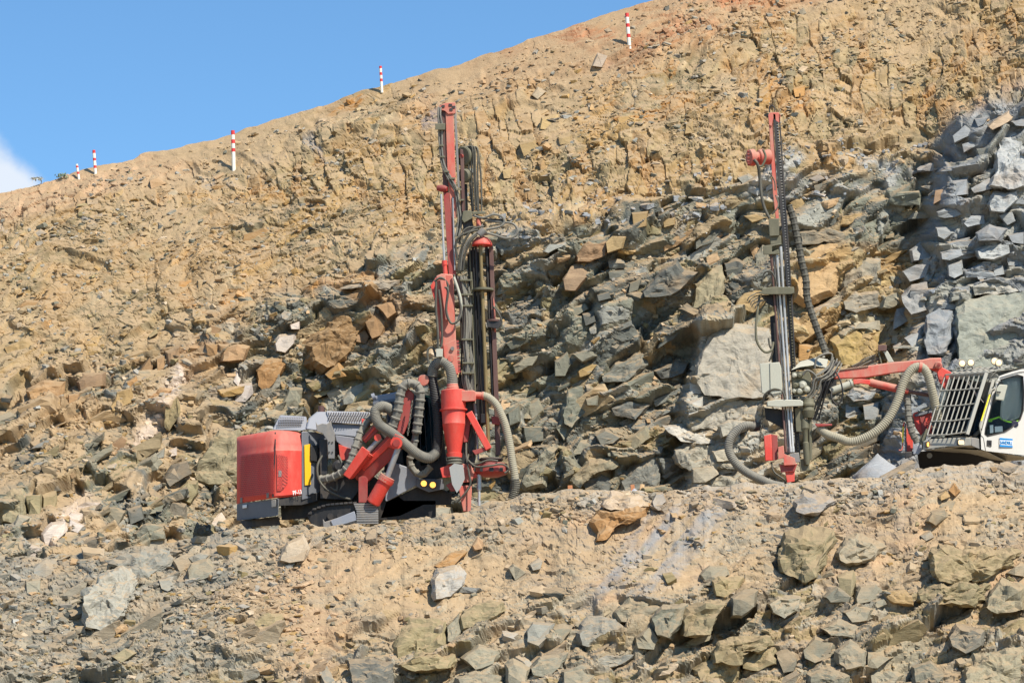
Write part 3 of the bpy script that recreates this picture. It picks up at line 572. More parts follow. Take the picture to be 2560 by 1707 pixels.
def in_block(x, y, big=60):
    """True where a block drawn after the photograph already stands."""
    m = np.zeros(len(x), bool)
    for rg, pts, c, pr in BLK:
        ox, oy, f = REG[rg]; xs = [ox + a * f for a, _ in pts]; ys = [oy + b * f for _, b in pts]
        if max(max(xs) - min(xs), max(ys) - min(ys)) < big: continue
        cx, cy, hw, hh = (min(xs) + max(xs)) / 2, (min(ys) + max(ys)) / 2, (max(xs) - min(xs)) * .45, (max(ys) - min(ys)) * .45
        m |= ((x - cx) / hw) ** 2 + ((y - cy) / hh) ** 2 < 1
    return m
def density(x, y):
    e = np.interp(x, EDGE_X, EDGE_Y); c0 = np.interp(x, CREST_X, CREST_Y); b0 = np.interp(x, BREAK_X, BREAK_Y)
    d = np.where(y > e, .22, .36)
    d = np.where((y > e) & (x < 760), .95, d); d = np.where((y > e) & (y - e < 70), np.maximum(d, .85), d)
    d = np.where((y > e) & (x > 1900) & (y < 1400), np.maximum(d, .5), d)
    d = np.where((x > 1480) & (x < 1800) & (y > 1290), .15, d)
    d = np.where((y <= e) & (y > b0) & (x < 800), .9, d); d = np.where((y <= e) & (y > b0) & (x > 2250), .12, d)
    d = np.where((y <= e) & (x > 1690) & (x < 1960) & (y > 800), .1, d)
    d = np.where((y <= e) & (y < b0), np.where(y < c0 + 30, .14, .8), d); d = np.where(y < c0 + 7, 0, d)
    return d
def surf_np(x, y):
    """Vectorised: point, normal, colour on whichever sheet faces the camera there."""
    e = np.interp(x, PX, edge) + 3; lo_ = y > e
    c = np.clip(np.searchsorted(PX, x), 0, NC - 1)
    rw = np.clip(np.round((y - py[0, c]) / (TOE - py[0, c]) * (py.shape[0] - 1)), 0, py.shape[0] - 1).astype(int)
    rl = np.clip(np.round((y - edge[c]) / (2000 - edge[c]) * (NR2 - 1)), 0, NR2 - 1).astype(int)
    pt = np.where(lo_[:, None], LP[rl, c], WP[rw, c]); nn = np.where(lo_[:, None], LN[rl, c], N0[rw, c]); cl = np.where(lo_[:, None], LCc[rl, c], WC[rw, c])
    return pt, nn, cl, lo_
def scatter(n, seed, smin, smax, power, shift=-.02, cl_lo=.36, cl_hi=.66, dens=None, bed=False):
    g = np.random.default_rng(seed)
    x, y = g.uniform(-120, 2680, n), g.uniform(-40, 1760, n)
    keep = g.random(n) < (dens or density)(x, y) * (.12 + .88 * ss(cl_lo, cl_hi, fbm(x / 75., y / 42., 211 + seed, 4)))
    keep &= ~(in_block(x, y) & (g.random(n) < (1. if smax > .2 else .6)))
    x, y = x[keep], y[keep]; n = len(x)
    s = smin * (smax / smin) ** (g.random(n) ** power)          # half size in metres
    pt, nn, cl, lo_ = surf_np(x, y)
    # orientation: mostly lying on the slope, a little tumbled
    ang, tl = g.uniform(0, 6.283, n), g.normal(0, .35, (n, 3))
    up = nn * .55 + np.array([0, 0, .45]) + tl * .6; up /= np.linalg.norm(up, axis=1, keepdims=True)
    t1 = np.cross(up, np.stack([np.cos(ang), np.sin(ang), 0 * ang], 1)); t1 /= np.linalg.norm(t1, axis=1, keepdims=True) + 1e-9
    if bed:      # blocks still lying in the bedding of the rock face
        dip = np.radians(np.where((x > 2240) & (y < 1150), 7 + g.normal(0, 9, n), 27) + g.normal(0, 4.5, n)); ca_, sa_ = np.cos(dip), np.sin(dip)
        t1 = np.stack([ca_, g.normal(.05, .12, n), sa_], 1); t1 /= np.linalg.norm(t1, axis=1, keepdims=True)
        up = np.stack([-sa_, g.normal(-.22, .10, n), ca_], 1); up -= t1 * (up * t1).sum(1, keepdims=True); up /= np.linalg.norm(up, axis=1, keepdims=True)
    t2 = np.cross(up, t1)
    R = np.stack([t1, t2, up], -1)
    sc3 = s[:, None] * np.stack([g.uniform(.8, 1.5, n), g.uniform(.7, 1.1, n), g.uniform(.6, 1.1, n)], 1)
    if bed: sc3 = sc3 * np.array([1.25, 1.15, 1.0]); pt = pt + np.array([0, .62, 0]) * sc3[:, 1:2]
    u = g.random(n)[:, None]
    pal = np.array([LGR, GRG, (.31, .31, .28), OCH, (.45, .36, .25), DGR, OLV, (.40, .27, .15), (.26, .25, .21)])[g.integers(0, 9, n)]
    base = np.where((u < (.93 if bed else .6)) | ((x > 2260) & (y < 1150))[:, None] & (u < .95), cl[:, :3], pal)
    blue = (x > 1250) & (x < 2350) & (np.abs(y - (470 - (x - 1900) * .15)) < 60) & (g.random(n) < .5)
    base = np.where(blue[:, None], np.array(BLU) * 1.05, base)
    cg = base * (g.uniform(.84, 1.16, n) if bed else g.uniform(.72, 1.3, n))[:, None]
    return x, y, pt + up * (sc3[:, 2:3] * shift), R, sc3, cg, lo_, g
def place(me, name, parent, p, R, s, c):
    o = bpy.data.objects.new(name, me); col.objects.link(o); o.parent = parent
    M = Matrix([[R[i][j] * s[j] for j in range(3)] + [p[i]] for i in range(3)] + [[0, 0, 0, 1]])
    o.matrix_local = M; o.color = (float(c[0]), float(c[1]), float(c[2]), 1)
    return o
# ---- loose stones large enough to pick out one by one
x, y, p, R, s3, cg, lo_, g = scatter(5200, 3, .08, .28, 2.3); s3 = s3 * np.where((~lo_ & (y < np.interp(x, BREAK_X, BREAK_Y)))[:, None], .7, 1)
b0 = np.interp(x, BREAK_X, BREAK_Y); inside = (x > 5) & (x < 2555) & (y > 5) & (y < 1700)
for sel, par, cap in ((lo_, lower, 170), (~lo_ & (y > b0), rock_face, 120), (~lo_ & (y <= b0), hillside, 250)):
    ii = np.nonzero(sel & inside)[0]; ii = ii[np.argsort(-s3[ii].prod(1))][:cap]
    for i in ii: place(POOL[int(g.integers(44, len(POOL)))], 'rock', par, p[i], R[i], s3[i], cg[i])
# ---- joint-bounded blocks standing out of the rock face and the lower outcrops
def dens_block(x, y):
    e = np.interp(x, EDGE_X, EDGE_Y); b0 = np.interp(x, BREAK_X, BREAK_Y)
    o_ = y - np.interp(x, [-500, 300, 700, 900, 1300, 1700, 1950, 2200, 2600], [1640, 1600, 1600, 1545, 1480, 1420, 1330, 1370, 1380])
    d = np.where(y > e, np.where(o_ > 40, .28, np.where(x < 720, .22, .02)), np.where(y > b0 + 15, np.where(x < 760, .5, .34), .07))
    d = np.where((y <= e) & (x > 2250), .5, d); d = np.where((x > 1690) & (x < 1960) & (y > 800) & (y <= e), .12, d)
    return np.where(y < np.interp(x, CREST_X, CREST_Y) + 30, 0, d)
x, y, p, R, s3, cg, lo_, g = scatter(6400, 6, .10, .55, 2.1, shift=-.1, cl_lo=.3, cl_hi=.5, dens=dens_block, bed=True)
s3 = s3 * np.where((~lo_ & (y < np.interp(x, BREAK_X, BREAK_Y) + 30))[:, None], .42, 1)
s3 = s3 * np.where((~lo_ & (x < 1470) & (y < 960))[:, None], .6, 1)
b0 = np.interp(x, BREAK_X, BREAK_Y); big = {}
for sel, par, cap in ((lo_, lower, 70), (~lo_ & (y > b0), rock_face, 60), (~lo_ & (y <= b0), hillside, 10)):
    ii = np.nonzero(sel & (x > 5) & (x < 2555) & (y > 5) & (y < 1700))[0]; ii = ii[np.argsort(-s3[ii].prod(1))][:cap]
    for i in ii: place(POOL[int(g.integers(44, len(POOL)))], 'rock', par, p[i], R[i], s3[i], cg[i])
    rest = sel.copy(); rest[ii] = False; big[par.name] = (rest, x, y, p, R, s3, cg, g)
# ---- rubble nobody could count
def rubble(name, par, sel, x, y, p, R, s3, cg, g):
    VV, FF, CC, off = [], [], [], 0
    ii = np.nonzero(sel)[0]; which = g.integers(0, 44, len(ii))
    if name == 'broken_rock': which = np.where(s3[ii].max(1) > .22, g.integers(44, 58, len(ii)), g.integers(20, 44, len(ii)))
    for k, (v, f) in enumerate(POOLNP):
        jj = ii[which == k]
        if not len(jj): continue
        w = np.einsum('nij,nvj->nvi', R[jj], v[None] * s3[jj][:, None, :]) + p[jj][:, None, :]
        VV.append(w.reshape(-1, 3)); FF.append((f[None] + (np.arange(len(jj)) * len(v))[:, None, None] + off).reshape(-1, 3))
        c4_ = np.concatenate([cg[jj], np.where(x[jj] < 850, .35, .6)[:, None]], 1); CC.append(np.repeat(c4_, len(v), 0)); off += len(jj) * len(v)
    me = np_mesh(name, np.concatenate(VV), np.concatenate(FF), np.concatenate(CC)); me.materials.append(ROCK)
    o = link(bpy.data.objects.new(name, me), par); o['kind'] = 'stuff'; return o
x, y, p, R, s3, cg, lo_, g = scatter(135000, 4, .02, .12, 2.1)
b0 = np.interp(x, BREAK_X, BREAK_Y)
for sel, par in ((lo_, lower), (~lo_ & (y > b0), rock_face), (~lo_ & (y <= b0), hillside)):
    rubble('rubble', par, sel, x, y, p, R, s3, cg, g)
    rubble('broken_rock', par, *big[par.name])

# ---- blocks and boulders drawn after the photograph: outline, then proud and deep in real depth
def block(reg, pts, c, proud=.3, name='rock', label=None, parent='auto', dustv=.7, seed=None, cat=None, lift=0., deep=1.0, noisy=1.0):
    ox, oy, f = REG[reg]; q = [(ox + a * f, oy + b * f) for a, b in pts]
    cx, cy = sum(a for a, _ in q) / len(q), sum(b for _, b in q) / len(q)
    w = max(a for a, _ in q) - min(a for a, _ in q); h = max(b for _, b in q) - min(b for _, b in q)
    r = random.Random(int(cx * 7 + cy * 13)); sh = sheet_of(cx, cy)
    sp, sn, _ = surf(sh, min(max(cx, 0), 2560), min(cy, 1900)); y0 = sp.y - lift
    ty, tx = r.uniform(.0, .25), r.uniform(-.3, .2)                # front plane leans back and turns a little
    slope_t = (.55 if sh == 'l' else (.35 if cy > np.interp(cx, BREAK_X, BREAK_Y) else .6))
    bm = bmesh.new(); n = len(q)
    def V(a, b, dy): return bm.verts.new(at(a, b, y0 + dy + (cy - b) / 100 * slope_t))
    # densify outline
    out = []
    for i in range(n):
        a, b = q[i], q[(i + 1) % n]; L = math.hypot(b[0] - a[0], b[1] - a[1]); k = max(1, int(L / 26))
        for j in range(k):
            t_ = j / k; jx = 0 if j == 0 else r.uniform(-.05, .05) * L
            out.append((a[0] + (b[0] - a[0]) * t_ + jx * .5, a[1] + (b[1] - a[1]) * t_ + jx))
    m = len(out)
    rim = [V(a, b, r.uniform(-.06, .12)) for a, b in out]
    ins = r.uniform(.74, .9); sxo, syo = r.uniform(-.07, .04) * w, r.uniform(.0, .10) * h; proud *= .75 if (sh == 'l' or cy > np.interp(cx, BREAK_X, BREAK_Y)) else .5
    fold, fa_ = r.uniform(.12, .4) * proud, r.uniform(0, 3.14)
    front = []
    for a, b in out:
        fa, fb = cx + (a - cx) * ins + sxo, cy + (b - cy) * ins + syo
        front.append(V(fa, fb, -proud * (1 + tx * (a - cx) / max(w, 1) * 2 + r.uniform(-.09, .09)) + ty * (cy - b) / 100 + fold * abs((a - cx) * math.cos(fa_) / w + (b - cy) * math.sin(fa_) / h) * 2))
    bk = [V(cx + (a - cx) * .92, cy + (b - cy) * .92, deep * (.35 + .5 * proud)) for a, b in out]
    for i in range(m):
        j = (i + 1) % m
        bm.faces.new((rim[i], rim[j], front[j], front[i])); bm.faces.new((bk[i], bk[j], rim[j], rim[i]))
    prev = front; zc = sum((v.co for v in front), Vector()) / m
    for sc_ in ((.72, .45, .2) if max(w, h) > 80 else ()):
        nx_ = []
        for v in front:
            q_ = zc + (v.co - zc) * (sc_ + r.uniform(-.05, .05)); q_.y += r.uniform(-.10, .10) * proud; nx_.append(bm.verts.new(q_))
        for i in range(m): bm.faces.new((prev[i], prev[(i + 1) % m], nx_[(i + 1) % m], nx_[i]))
        prev = nx_
    if max(w, h) > 80: bm.faces.new(prev)
    else:                                                   # small block: a few broad facets meeting off centre
        tip = bm.verts.new(zc + Vector((r.uniform(-.25, .25) * w / 100, r.uniform(-.22, .02) * proud, r.uniform(-.2, .25) * h / 100))); cut_ = sorted(r.sample(range(m), min(m, 3)))
        for i in range(len(cut_)):
            a_, b_ = cut_[i], cut_[(i + 1) % len(cut_)]; seg = [front[(a_ + k) % m] for k in range(((b_ - a_) % m or m) + 1)]
            bm.faces.new(seg[:len(seg)] + [tip] if len(cut_) > 1 else seg)
    bm.faces.new(bk[::-1])
    bmesh.ops.triangulate(bm, faces=[fc for fc in bm.faces if len(fc.verts) > 4])
    size = max(w, h)
    if size > 55:
        lv = 1 if size < 80 else (2 if size < 150 else 3)
        for _ in range(lv): bmesh.ops.subdivide_edges(bm, edges=[e for e in bm.edges if e.calc_length() > .09], cuts=1, use_grid_fill=True)
        bmesh.ops.triangulate(bm, faces=[fc for fc in bm.faces if len(fc.verts) > 4])
        bm.normal_update(); am = .075 * min(2.2, size / 80) * noisy
        mv = []
        for v in bm.verts:
            c_ = v.co; k1_ = mnoise.voronoi(Vector((c_.x * 1.1 + c_.z * .5, c_.y, c_.z * 1.7 - c_.x * .6)) * 1.6)[0]
            d = (k1_[1] - k1_[0]) * .9 - .3 + mnoise.fractal(c_ * 3.2, .9, 2.1, 4) * .7
            mv.append(v.co + v.normal * d * am)
        for v, c_ in zip(bm.verts, mv): v.co = c_
    bmesh.ops.recalc_face_normals(bm, faces=bm.faces[:])
    org = at(cx, cy, y0)
    for v in bm.verts: v.co -= org
    me = bpy.data.meshes.new(name); bm.to_mesh(me); bm.free()
    k = r.uniform(.88, 1.12)
    tcol = surf(sh, min(max(cx, 0), 2560), min(cy + .55 * h, 1900))[2]; hs = .55 if (sh == 'w' and cy < np.interp(cx, BREAK_X, BREAK_Y)) else .28; c = [c[i] * (1 - hs) + float(tcol[i]) * hs for i in range(3)]
    ca = me.color_attributes.new('col', 'FLOAT_COLOR', 'POINT'); ca.data.foreach_set('color', [c[0] * k, c[1] * k, c[2] * k, dustv] * len(me.vertices))
    me.materials.append(ROCK)
    o = bpy.data.objects.new(name, me); col.objects.link(o); o.location = org
    if label: o['label'] = label; o['category'] = cat or 'boulder'
    elif parent == 'auto': o.parent = lower if sh == 'l' else (rock_face if cy > np.interp(cx, BREAK_X, BREAK_Y) else hillside)
    return o
for reg, pts, c, pr in BLK:
    block(reg, pts, c, pr * (1.9 if reg == '5' and pr > .42 else 1.4 if reg == '5' else 1.), dustv=.2 if reg == '7' else .55, noisy=.45 if len(pts) >= 8 and reg in '67' else (.95 if reg in '45' else 1.0))
block('3', [(505,1030),(600,930),(720,890),(790,940),(800,1010),(770,1090),(690,1210),(600,1255),(520,1230),(500,1130)], (.36, .345, .285), .75, 'boulder', 'largest rounded pale grey boulder lying on the left rubble slope', lift=.15, noisy=1.2)
block('3', [(1635,850),(1690,740),(1780,700),(1815,780),(1790,850),(1700,865)], (.38, .33, .25), .5, 'boulder', 'tan wedge boulder on the sandy slope just below the crawler track', lift=.12)
block('4', [(385,540),(430,525),(545,525),(530,620),(450,660),(385,640)], (.32, .30, .235), .5, 'boulder', 'square grey boulder on the bench lip beside the foot of the red mast', lift=.2)
block('4', [(425,950),(450,890),(560,875),(620,930),(610,990),(530,1060),(430,1080)], (.35, .35, .33), .55, 'boulder', 'streaked grey boulder half buried in the sandy slope under the red mast', lift=.12)
block('4', [(1420,520),(1480,455),(1640,465),(1700,530),(1590,560),(1480,550)], (.46, .37, .27), .45, 'boulder', 'flat dusty slab capping the orange ledge between the two drill rigs', lift=.15, cat='slab')
block('5', [(1005,500),(1060,455),(1160,460),(1235,500),(1190,550),(1060,580),(1010,555)], (.25, .255, .25), .5, 'boulder', 'flat dark grey stone perched on the slope below the olive mast', lift=.2)
block('4', [(655,760),(690,705),(725,730),(720,780),(670,790)], (.45, .26, .13), .25, 'boulder', 'small orange stone on the sand above the streaked grey boulder', lift=.08)
block('4', [(1715,500),(1740,450),(1780,445),(1800,500),(1760,530),(1725,528)], (.27, .275, .265), .3, 'boulder', 'upright grey stone on the bench lip right of the dusty orange ledge', lift=.12)
# ---- cone of pale drill cuttings by the second rig, and two smaller heaps by the pegs
def heap(name, label, x0, x1, ytop, ybot, Y, c, seed):
    cx = (x0 + x1) / 2; ce, cb = at(cx + 6, ytop, Y), at(cx, ybot, Y); hgt = (ce - cb).length; rad = (x1 - x0) / 200. * Y / 75
    vs, fs = [(0, 0, hgt)], []
    for i in range(1, 15):
        for j in range(40):
            a = j * math.pi / 20; rr = rad * (i / 14.) * (1 + .10 * mnoise.noise(Vector((math.cos(a) * 2, math.sin(a) * 2, seed))))
            z = hgt * (1 - (i / 14.) ** .93) + .03 * mnoise.noise(Vector((rr * 6 * math.cos(a), rr * 9 * math.sin(a), seed))) - (.25 if i == 14 else 0)
            vs.append((rr * math.cos(a), rr * math.sin(a), z))
    for j in range(40): fs.append((0, 1 + j, 1 + (j + 1) % 40))
    for i in range(13):
        for j in range(40): fs.append((1 + i * 40 + j, 1 + (i + 1) * 40 + j, 1 + (i + 1) * 40 + (j + 1) % 40, 1 + i * 40 + (j + 1) % 40))
    me = bpy.data.meshes.new(name); me.from_pydata(vs, [], fs)
    ca = me.color_attributes.new('col', 'FLOAT_COLOR', 'POINT'); ca.data.foreach_set('color', [*c, 0] * len(vs)); me.materials.append(ROCK)
    for p_ in me.polygons: p_.use_smooth = True
    o = link(bpy.data.objects.new(name, me)); o.location = cb; o['label'] = label; o['category'] = 'heap'; return o
heap('cuttings_heap', 'large pale grey cone of drill cuttings beside the white cab', 2128, 2268, 1133, 1190, 75.5, (.33, .34, .345), 1)
heap('cuttings_heap', 'small white heap of cuttings at the wooden peg nearer the red mast', 1406, 1452, 1226, 1248, 72.9, (.50, .50, .51), 2)
heap('cuttings_heap', 'small grey heap of cuttings at the wooden peg above the orange ledge', 1560, 1612, 1221, 1240, 73.2, (.42, .42, .44), 3)
# ================================================================== machines
MAT = {
 'red': paint('red_paint', (.62, .055, .038), .45, .6, wear=.2, scale=2.2, dustc=(.50, .23, .17)),
 'red_dusty': paint('dusty_red_paint', (.56, .075, .055), .6, .8, bias=.24, wear=.15, dustc=(.46, .27, .20)),
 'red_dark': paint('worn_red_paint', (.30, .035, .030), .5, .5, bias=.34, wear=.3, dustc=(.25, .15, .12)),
 'grill': paint('red_grille_paint', (.58, .055, .042), .5, .45, wear=.2, dustc=(.50, .25, .19)),
 'dark': paint('dark_steel', (.022, .022, .024), .5, .22, wear=.3),
 'grey': paint('grey_body_paint', (.125, .135, .155), .45, .35, wear=.12, dustc=(.30, .29, .28)),
 'lgrey': paint('light_grey_paint', (.24, .26, .30), .45, .4, wear=.12, dustc=(.36, .34, .32)),
 'plate': paint('worn_plate', (.20, .20, .195), .55, .5, metal=.2, wear=.2),
 'hose': paint('dusty_grey_hose', (.15, .145, .125), .75, .55, wear=.15, dustc=(.36, .33, .26)),
 'hose_tan': paint('dusty_tan_hose', (.30, .28, .21), .75, .6, wear=.15, dustc=(.42, .37, .26)),
 'hose_shaded': paint('shaded_ribbed_hose', (.018, .018, .02), .45, .18, wear=.2, dustc=(.26, .25, .24)),  # shaded copy of the grey hose
 'cable': paint('oily_cable', (.06, .057, .045), .55, .5, wear=.25, dustc=(.24, .225, .17)),
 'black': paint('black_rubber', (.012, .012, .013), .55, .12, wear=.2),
 'steel': paint('bright_drill_rod', (.46, .46, .45), .4, .3, metal=.4, wear=.15, dustc=(.4, .36, .29)),
 'brown': paint('brown_drill_rod', (.20, .145, .06), .45, .3, metal=.3, wear=.2, dustc=(.27, .21, .12)),
 'rail': paint('rusty_rail', (.11, .055, .045), .5, .35, wear=.25, dustc=(.24, .17, .13)),
 'olive': paint('dusty_olive_grey', (.115, .11, .07), .6, .6, wear=.2, dustc=(.24, .22, .155)),
 'pale': paint('pale_sage_paint', (.42, .42, .345), .55, .45, wear=.1, dustc=(.44, .41, .32)),
 'white': paint('white_cab_paint', (.58, .565, .52), .35, .35, bias=.36, wear=.05, dustc=(.56, .51, .42)),
 'guard': paint('cream_grey_guard', (.36, .35, .30), .5, .45, wear=.1, dustc=(.42, .38, .31)),
 'yellow': paint('yellow_paint', (.80, .44, .012), .45, .2, wear=.1),
 'lemon': paint('lemon_rail_paint', (.85, .72, .02), .45, .1, wear=.06),
 'blue': paint('blue_stripe', (.01, .22, .55), .4, .1, wear=.05),
 'paper': paint('white_print', (.80, .80, .78), .6, .12, wear=.04),
 'cloth': paint('grey_cloth', (.32, .33, .32), .9, .3, wear=.12),
 'hiviz': paint('hi_viz_fabric', (.35, .78, .03), .7, .02, wear=.05),
 'navy': paint('navy_fabric', (.018, .022, .05), .9, .1, wear=.2),
 'chrome': paint('chrome_rod', (.36, .37, .38), .4, .4, metal=.5, wear=.15),
 'wood': paint('orange_wood', (.50, .20, .085), .8, .2, wear=.25),
 'post_white': paint('post_white_paint', (.80, .77, .66), .5, .25, wear=.1),
 'post_red': paint('post_red_paint', (.62, .035, .035), .5, .15, wear=.12),
}
MAT['lamp'] = glow('lit_lamp_lens', (1.0, .72, .38), 1.15); MAT['amber'] = glow('amber_lamp_lens', (1.0, .50, .10), 1.2)
def glass(name, tint):
    m, N, L, Pn = nodes(name); Pn.inputs['Base Color'].default_value = (*tint, 1); Pn.inputs['Roughness'].default_value = .06; Pn.inputs['Transmission Weight'].default_value = 1.0; Pn.inputs['IOR'].default_value = 1.12
    return m
MAT['glass'] = glass('cab_glass', (.62, .70, .72)); MAT['teal'] = glass('dark_teal_glass', (.08, .20, .24))

def spline(pts, n=8):
    pts = [Vector(p) for p in pts]; out = []
    for i in range(len(pts) - 1):
        p0, p1, p2, p3 = pts[max(i - 1, 0)], pts[i], pts[i + 1], pts[min(i + 2, len(pts) - 1)]
        for k in range(n):
            t = k / n; out.append(.5 * ((2 * p1) + (p2 - p0) * t + (2 * p0 - 5 * p1 + 4 * p2 - p3) * t * t + (3 * p1 - p0 - 3 * p2 + p3) * t ** 3))
    return out + [pts[-1]]
class Rig:
    """A machine: an Empty at its base; every part is given by image position and its own depth in metres from the machine's plane."""
    def __init__(s, name, label, cat, px, py, Y):
        s.Y = Y; s.k = Y / 75.; s.o = bpy.data.objects.new(name, None); col.objects.link(s.o); s.o.location = at(px, py, Y); s.org = s.o.location.copy()
        s.o['label'] = label; s.o['category'] = cat
    def p(s, a): return at(a[0], a[1], s.Y + (a[2] if len(a) > 2 else 0))
    def add(s, name, V, Fc, mat, parent=None, smooth_=35, bevel=0, label=None):
        org = s.org if parent is None else s.org + parent['_off'] if '_off' in (parent.keys() if parent else []) else s.org
        me = bpy.data.meshes.new(name); me.from_pydata([tuple(Vector(v) - s.org) for v in V], [], Fc); me.validate()
        bm = bmesh.new(); bm.from_mesh(me); bmesh.ops.recalc_face_normals(bm, faces=bm.faces[:]); bm.to_mesh(me); bm.free()
        if smooth_:
            for q in me.polygons: q.use_smooth = True
            me.set_sharp_from_angle(angle=math.radians(smooth_))
        me.materials.append(MAT[mat]); o = bpy.data.objects.new(name, me); col.objects.link(o); o.parent = parent or s.o
        if bevel:
            b = o.modifiers.new('bevel', 'BEVEL'); b.width = bevel; b.segments = 2; b.limit_method = 'ANGLE'; b.angle_limit = math.radians(40)
        if label: o['label'] = label
        return o
    def prism(s, name, poly, d0, d1, mat, parent=None, bevel=.012, label=None):
        """Plate or box: an outline at depth d0 carried back to d1. Points may carry a depth of their own, added to both."""
        n = len(poly); V = [at(a[0], a[1], s.Y + d + (a[2] if len(a) > 2 else 0)) for d in (d0, d1) for a in poly]
        Fc = [tuple(range(n)), tuple(range(2 * n - 1, n - 1, -1))] + [(i, (i + 1) % n, n + (i + 1) % n, n + i) for i in range(n)]
        return s.add(name, V, Fc, mat, parent, 30, bevel, label)
    def rect(s, name, x0, y0, x1, y1, d0, d1, mat, parent=None, bevel=.012, lean=0.):
        dx = lean * (y1 - y0); return s.prism(name, [(x0, y0), (x1, y0), (x1 + dx, y1), (x0 + dx, y1)], d0, d1, mat, parent, bevel)
    def beam(s, name, a, b, w0, w1, d0, d1, mat, parent=None, bevel=.015):
        dx, dy = b[0] - a[0], b[1] - a[1]; L = math.hypot(dx, dy); nx, ny = -dy / L, dx / L
        da, db = (a[2] if len(a) > 2 else 0), (b[2] if len(b) > 2 else 0)
        return s.prism(name, [(a[0] + nx * w0 / 2, a[1] + ny * w0 / 2, da), (b[0] + nx * w1 / 2, b[1] + ny * w1 / 2, db), (b[0] - nx * w1 / 2, b[1] - ny * w1 / 2, db), (a[0] - nx * w0 / 2, a[1] - ny * w0 / 2, da)], d0, d1, mat, parent, bevel)
    def ring_geo(s, path, rads, n):
        V, Fc = [], []; prev = None
        for i, c in enumerate(path):
            tg = (path[min(i + 1, len(path) - 1)] - path[max(i - 1, 0)]).normalized()
            if prev is None: u = tg.cross(Vector((.31, .2, .93))).normalized()
            else: u = (prev - tg * prev.dot(tg)).normalized()
            prev = u; w = tg.cross(u)
            for j in range(n):
                a = 2 * math.pi * j / n; V.append(c + (u * math.cos(a) + w * math.sin(a)) * rads[i])
        m = len(path)
        for i in range(m - 1):
            for j in range(n): Fc.append((i * n + j, i * n + (j + 1) % n, (i + 1) * n + (j + 1) % n, (i + 1) * n + j))
        Fc += [tuple(range(n - 1, -1, -1)), tuple(range((m - 1) * n, m * n))]
        return V, Fc
    def tube(s, name, pts, r, mat, parent=None, n=10, rib=0, sub=8, straight=False, wraps=0):
        """Hose or pipe through points; r in picture pixels. rib: corrugation pitch in metres; wraps: spacing of binding straps."""
        P_ = [s.p(a) for a in pts]; path = P_ if straight else spline(P_, sub); r = r / 100 * s.k
        if rib or wraps:
            L = [0]
            for i in range(1, len(path)): L.append(L[-1] + (path[i] - path[i - 1]).length)
            st = (rib or wraps) / (2 if rib else 12); m = int(L[-1] / st); P2 = []
            for q in range(m + 1):
                d = min(q * st, L[-1]); i = 1
                i = int(np.clip(np.searchsorted(L, d), 1, len(path) - 1)); t = (d - L[i - 1]) / max(L[i] - L[i - 1], 1e-6); P2.append(path[i - 1].lerp(path[i], min(t, 1)))
            path = P2; rads = [r * (1.0 if q % 2 else .9) for q in range(len(path))] if rib else [r * (1.08 if q % 12 in (0, 1, 2) else .93) for q in range(len(path))]
        else: rads = [r] * len(path)
        if wraps: n = 20
        V, Fc = s.ring_geo(path, rads, n)
        if wraps:      # a loom of several hoses: lobed between the straps
            for q in range(len(path)):
                if q % 12 not in (0, 1, 2):
                    for j in range(n): c_ = path[q]; V[q * n + j] = c_ + (V[q * n + j] - c_) * (.82 + .2 * abs(math.cos(2.5 * 2 * math.pi * j / n)))
        return s.add(name, V, Fc, mat, parent, 40)
    def lathe(s, name, a, b, prof, mat, parent=None, n=20):
        """Turned part between two points: prof = [(t along, radius in pixels)]."""
        A, B = s.p(a), s.p(b); V, Fc = s.ring_geo([A.lerp(B, t) for t, _ in prof] if all(prof[i][0] < prof[i + 1][0] for i in range(len(prof) - 1)) else [A.lerp(B, t + i * 1e-4) for i, (t, _) in enumerate(prof)], [r / 100 * s.k for _, r in prof], n)
        return s.add(name, V, Fc, mat, parent, 35)
    def cyl(s, name, a, b, r, mat, parent=None, n=16, r2=None): return s.lathe(name, a, b, [(0, r), (1, r if r2 is None else r2)], mat, parent, n)
    def bundle(s, name, pts, offs, r, mat, parent=None, n=6, sub=6):
        """Several thin hoses bound side by side in one loom."""
        V, Fc = [], []
        for ox, oy, od in offs:
            pp = spline([s.p((a[0] + ox * (1 + .25 * math.sin(i * 1.7 + ox)), a[1] + oy, (a[2] if len(a) > 2 else 0) + od)) for i, a in enumerate(pts)], sub)
            v, f = s.ring_geo(pp, [r / 100 * s.k] * len(pp), n); b = len(V); V += v; Fc += [tuple(i + b for i in q) for q in f]
        o = s.add(name, V, Fc, mat, parent, 50); o['kind'] = 'stuff'; return o
    def chain(s, name, a, b, mat, parent=None, pitch=5.5):
        V, Fc = [], []; n = max(3, int(math.hypot(b[0] - a[0], b[1] - a[1]) / pitch)); A, B = s.p(a), s.p(b); ax = (B - A).normalized(); h = pitch / 100 * s.k * .72
        for i in range(n):
            c = A.lerp(B, (i + .5) / n); sd = (Vector((1, .25, 0)) if i % 2 else Vector((.25, 1, 0))).normalized()
            pp = [c + ax * h * math.sin(t * math.pi / 4) + sd * h * .5 * math.cos(t * math.pi / 4) for t in range(8)]
            b0_ = len(V)
            for k in range(8):
                rad = (pp[k] - c).normalized(); nn = ax.cross(sd).normalized()
                for da, db in ((.012, 0), (0, .012), (-.012, 0), (0, -.012)): V.append(pp[k] + rad * da + nn * db)
            for k in range(8):
                for q in range(4): Fc.append((b0_ + k * 4 + q, b0_ + k * 4 + (q + 1) % 4, b0_ + (k + 1) % 8 * 4 + (q + 1) % 4, b0_ + (k + 1) % 8 * 4 + q))
        o = s.add(name, V, Fc, mat, parent, 40); o['kind'] = 'stuff'; return o
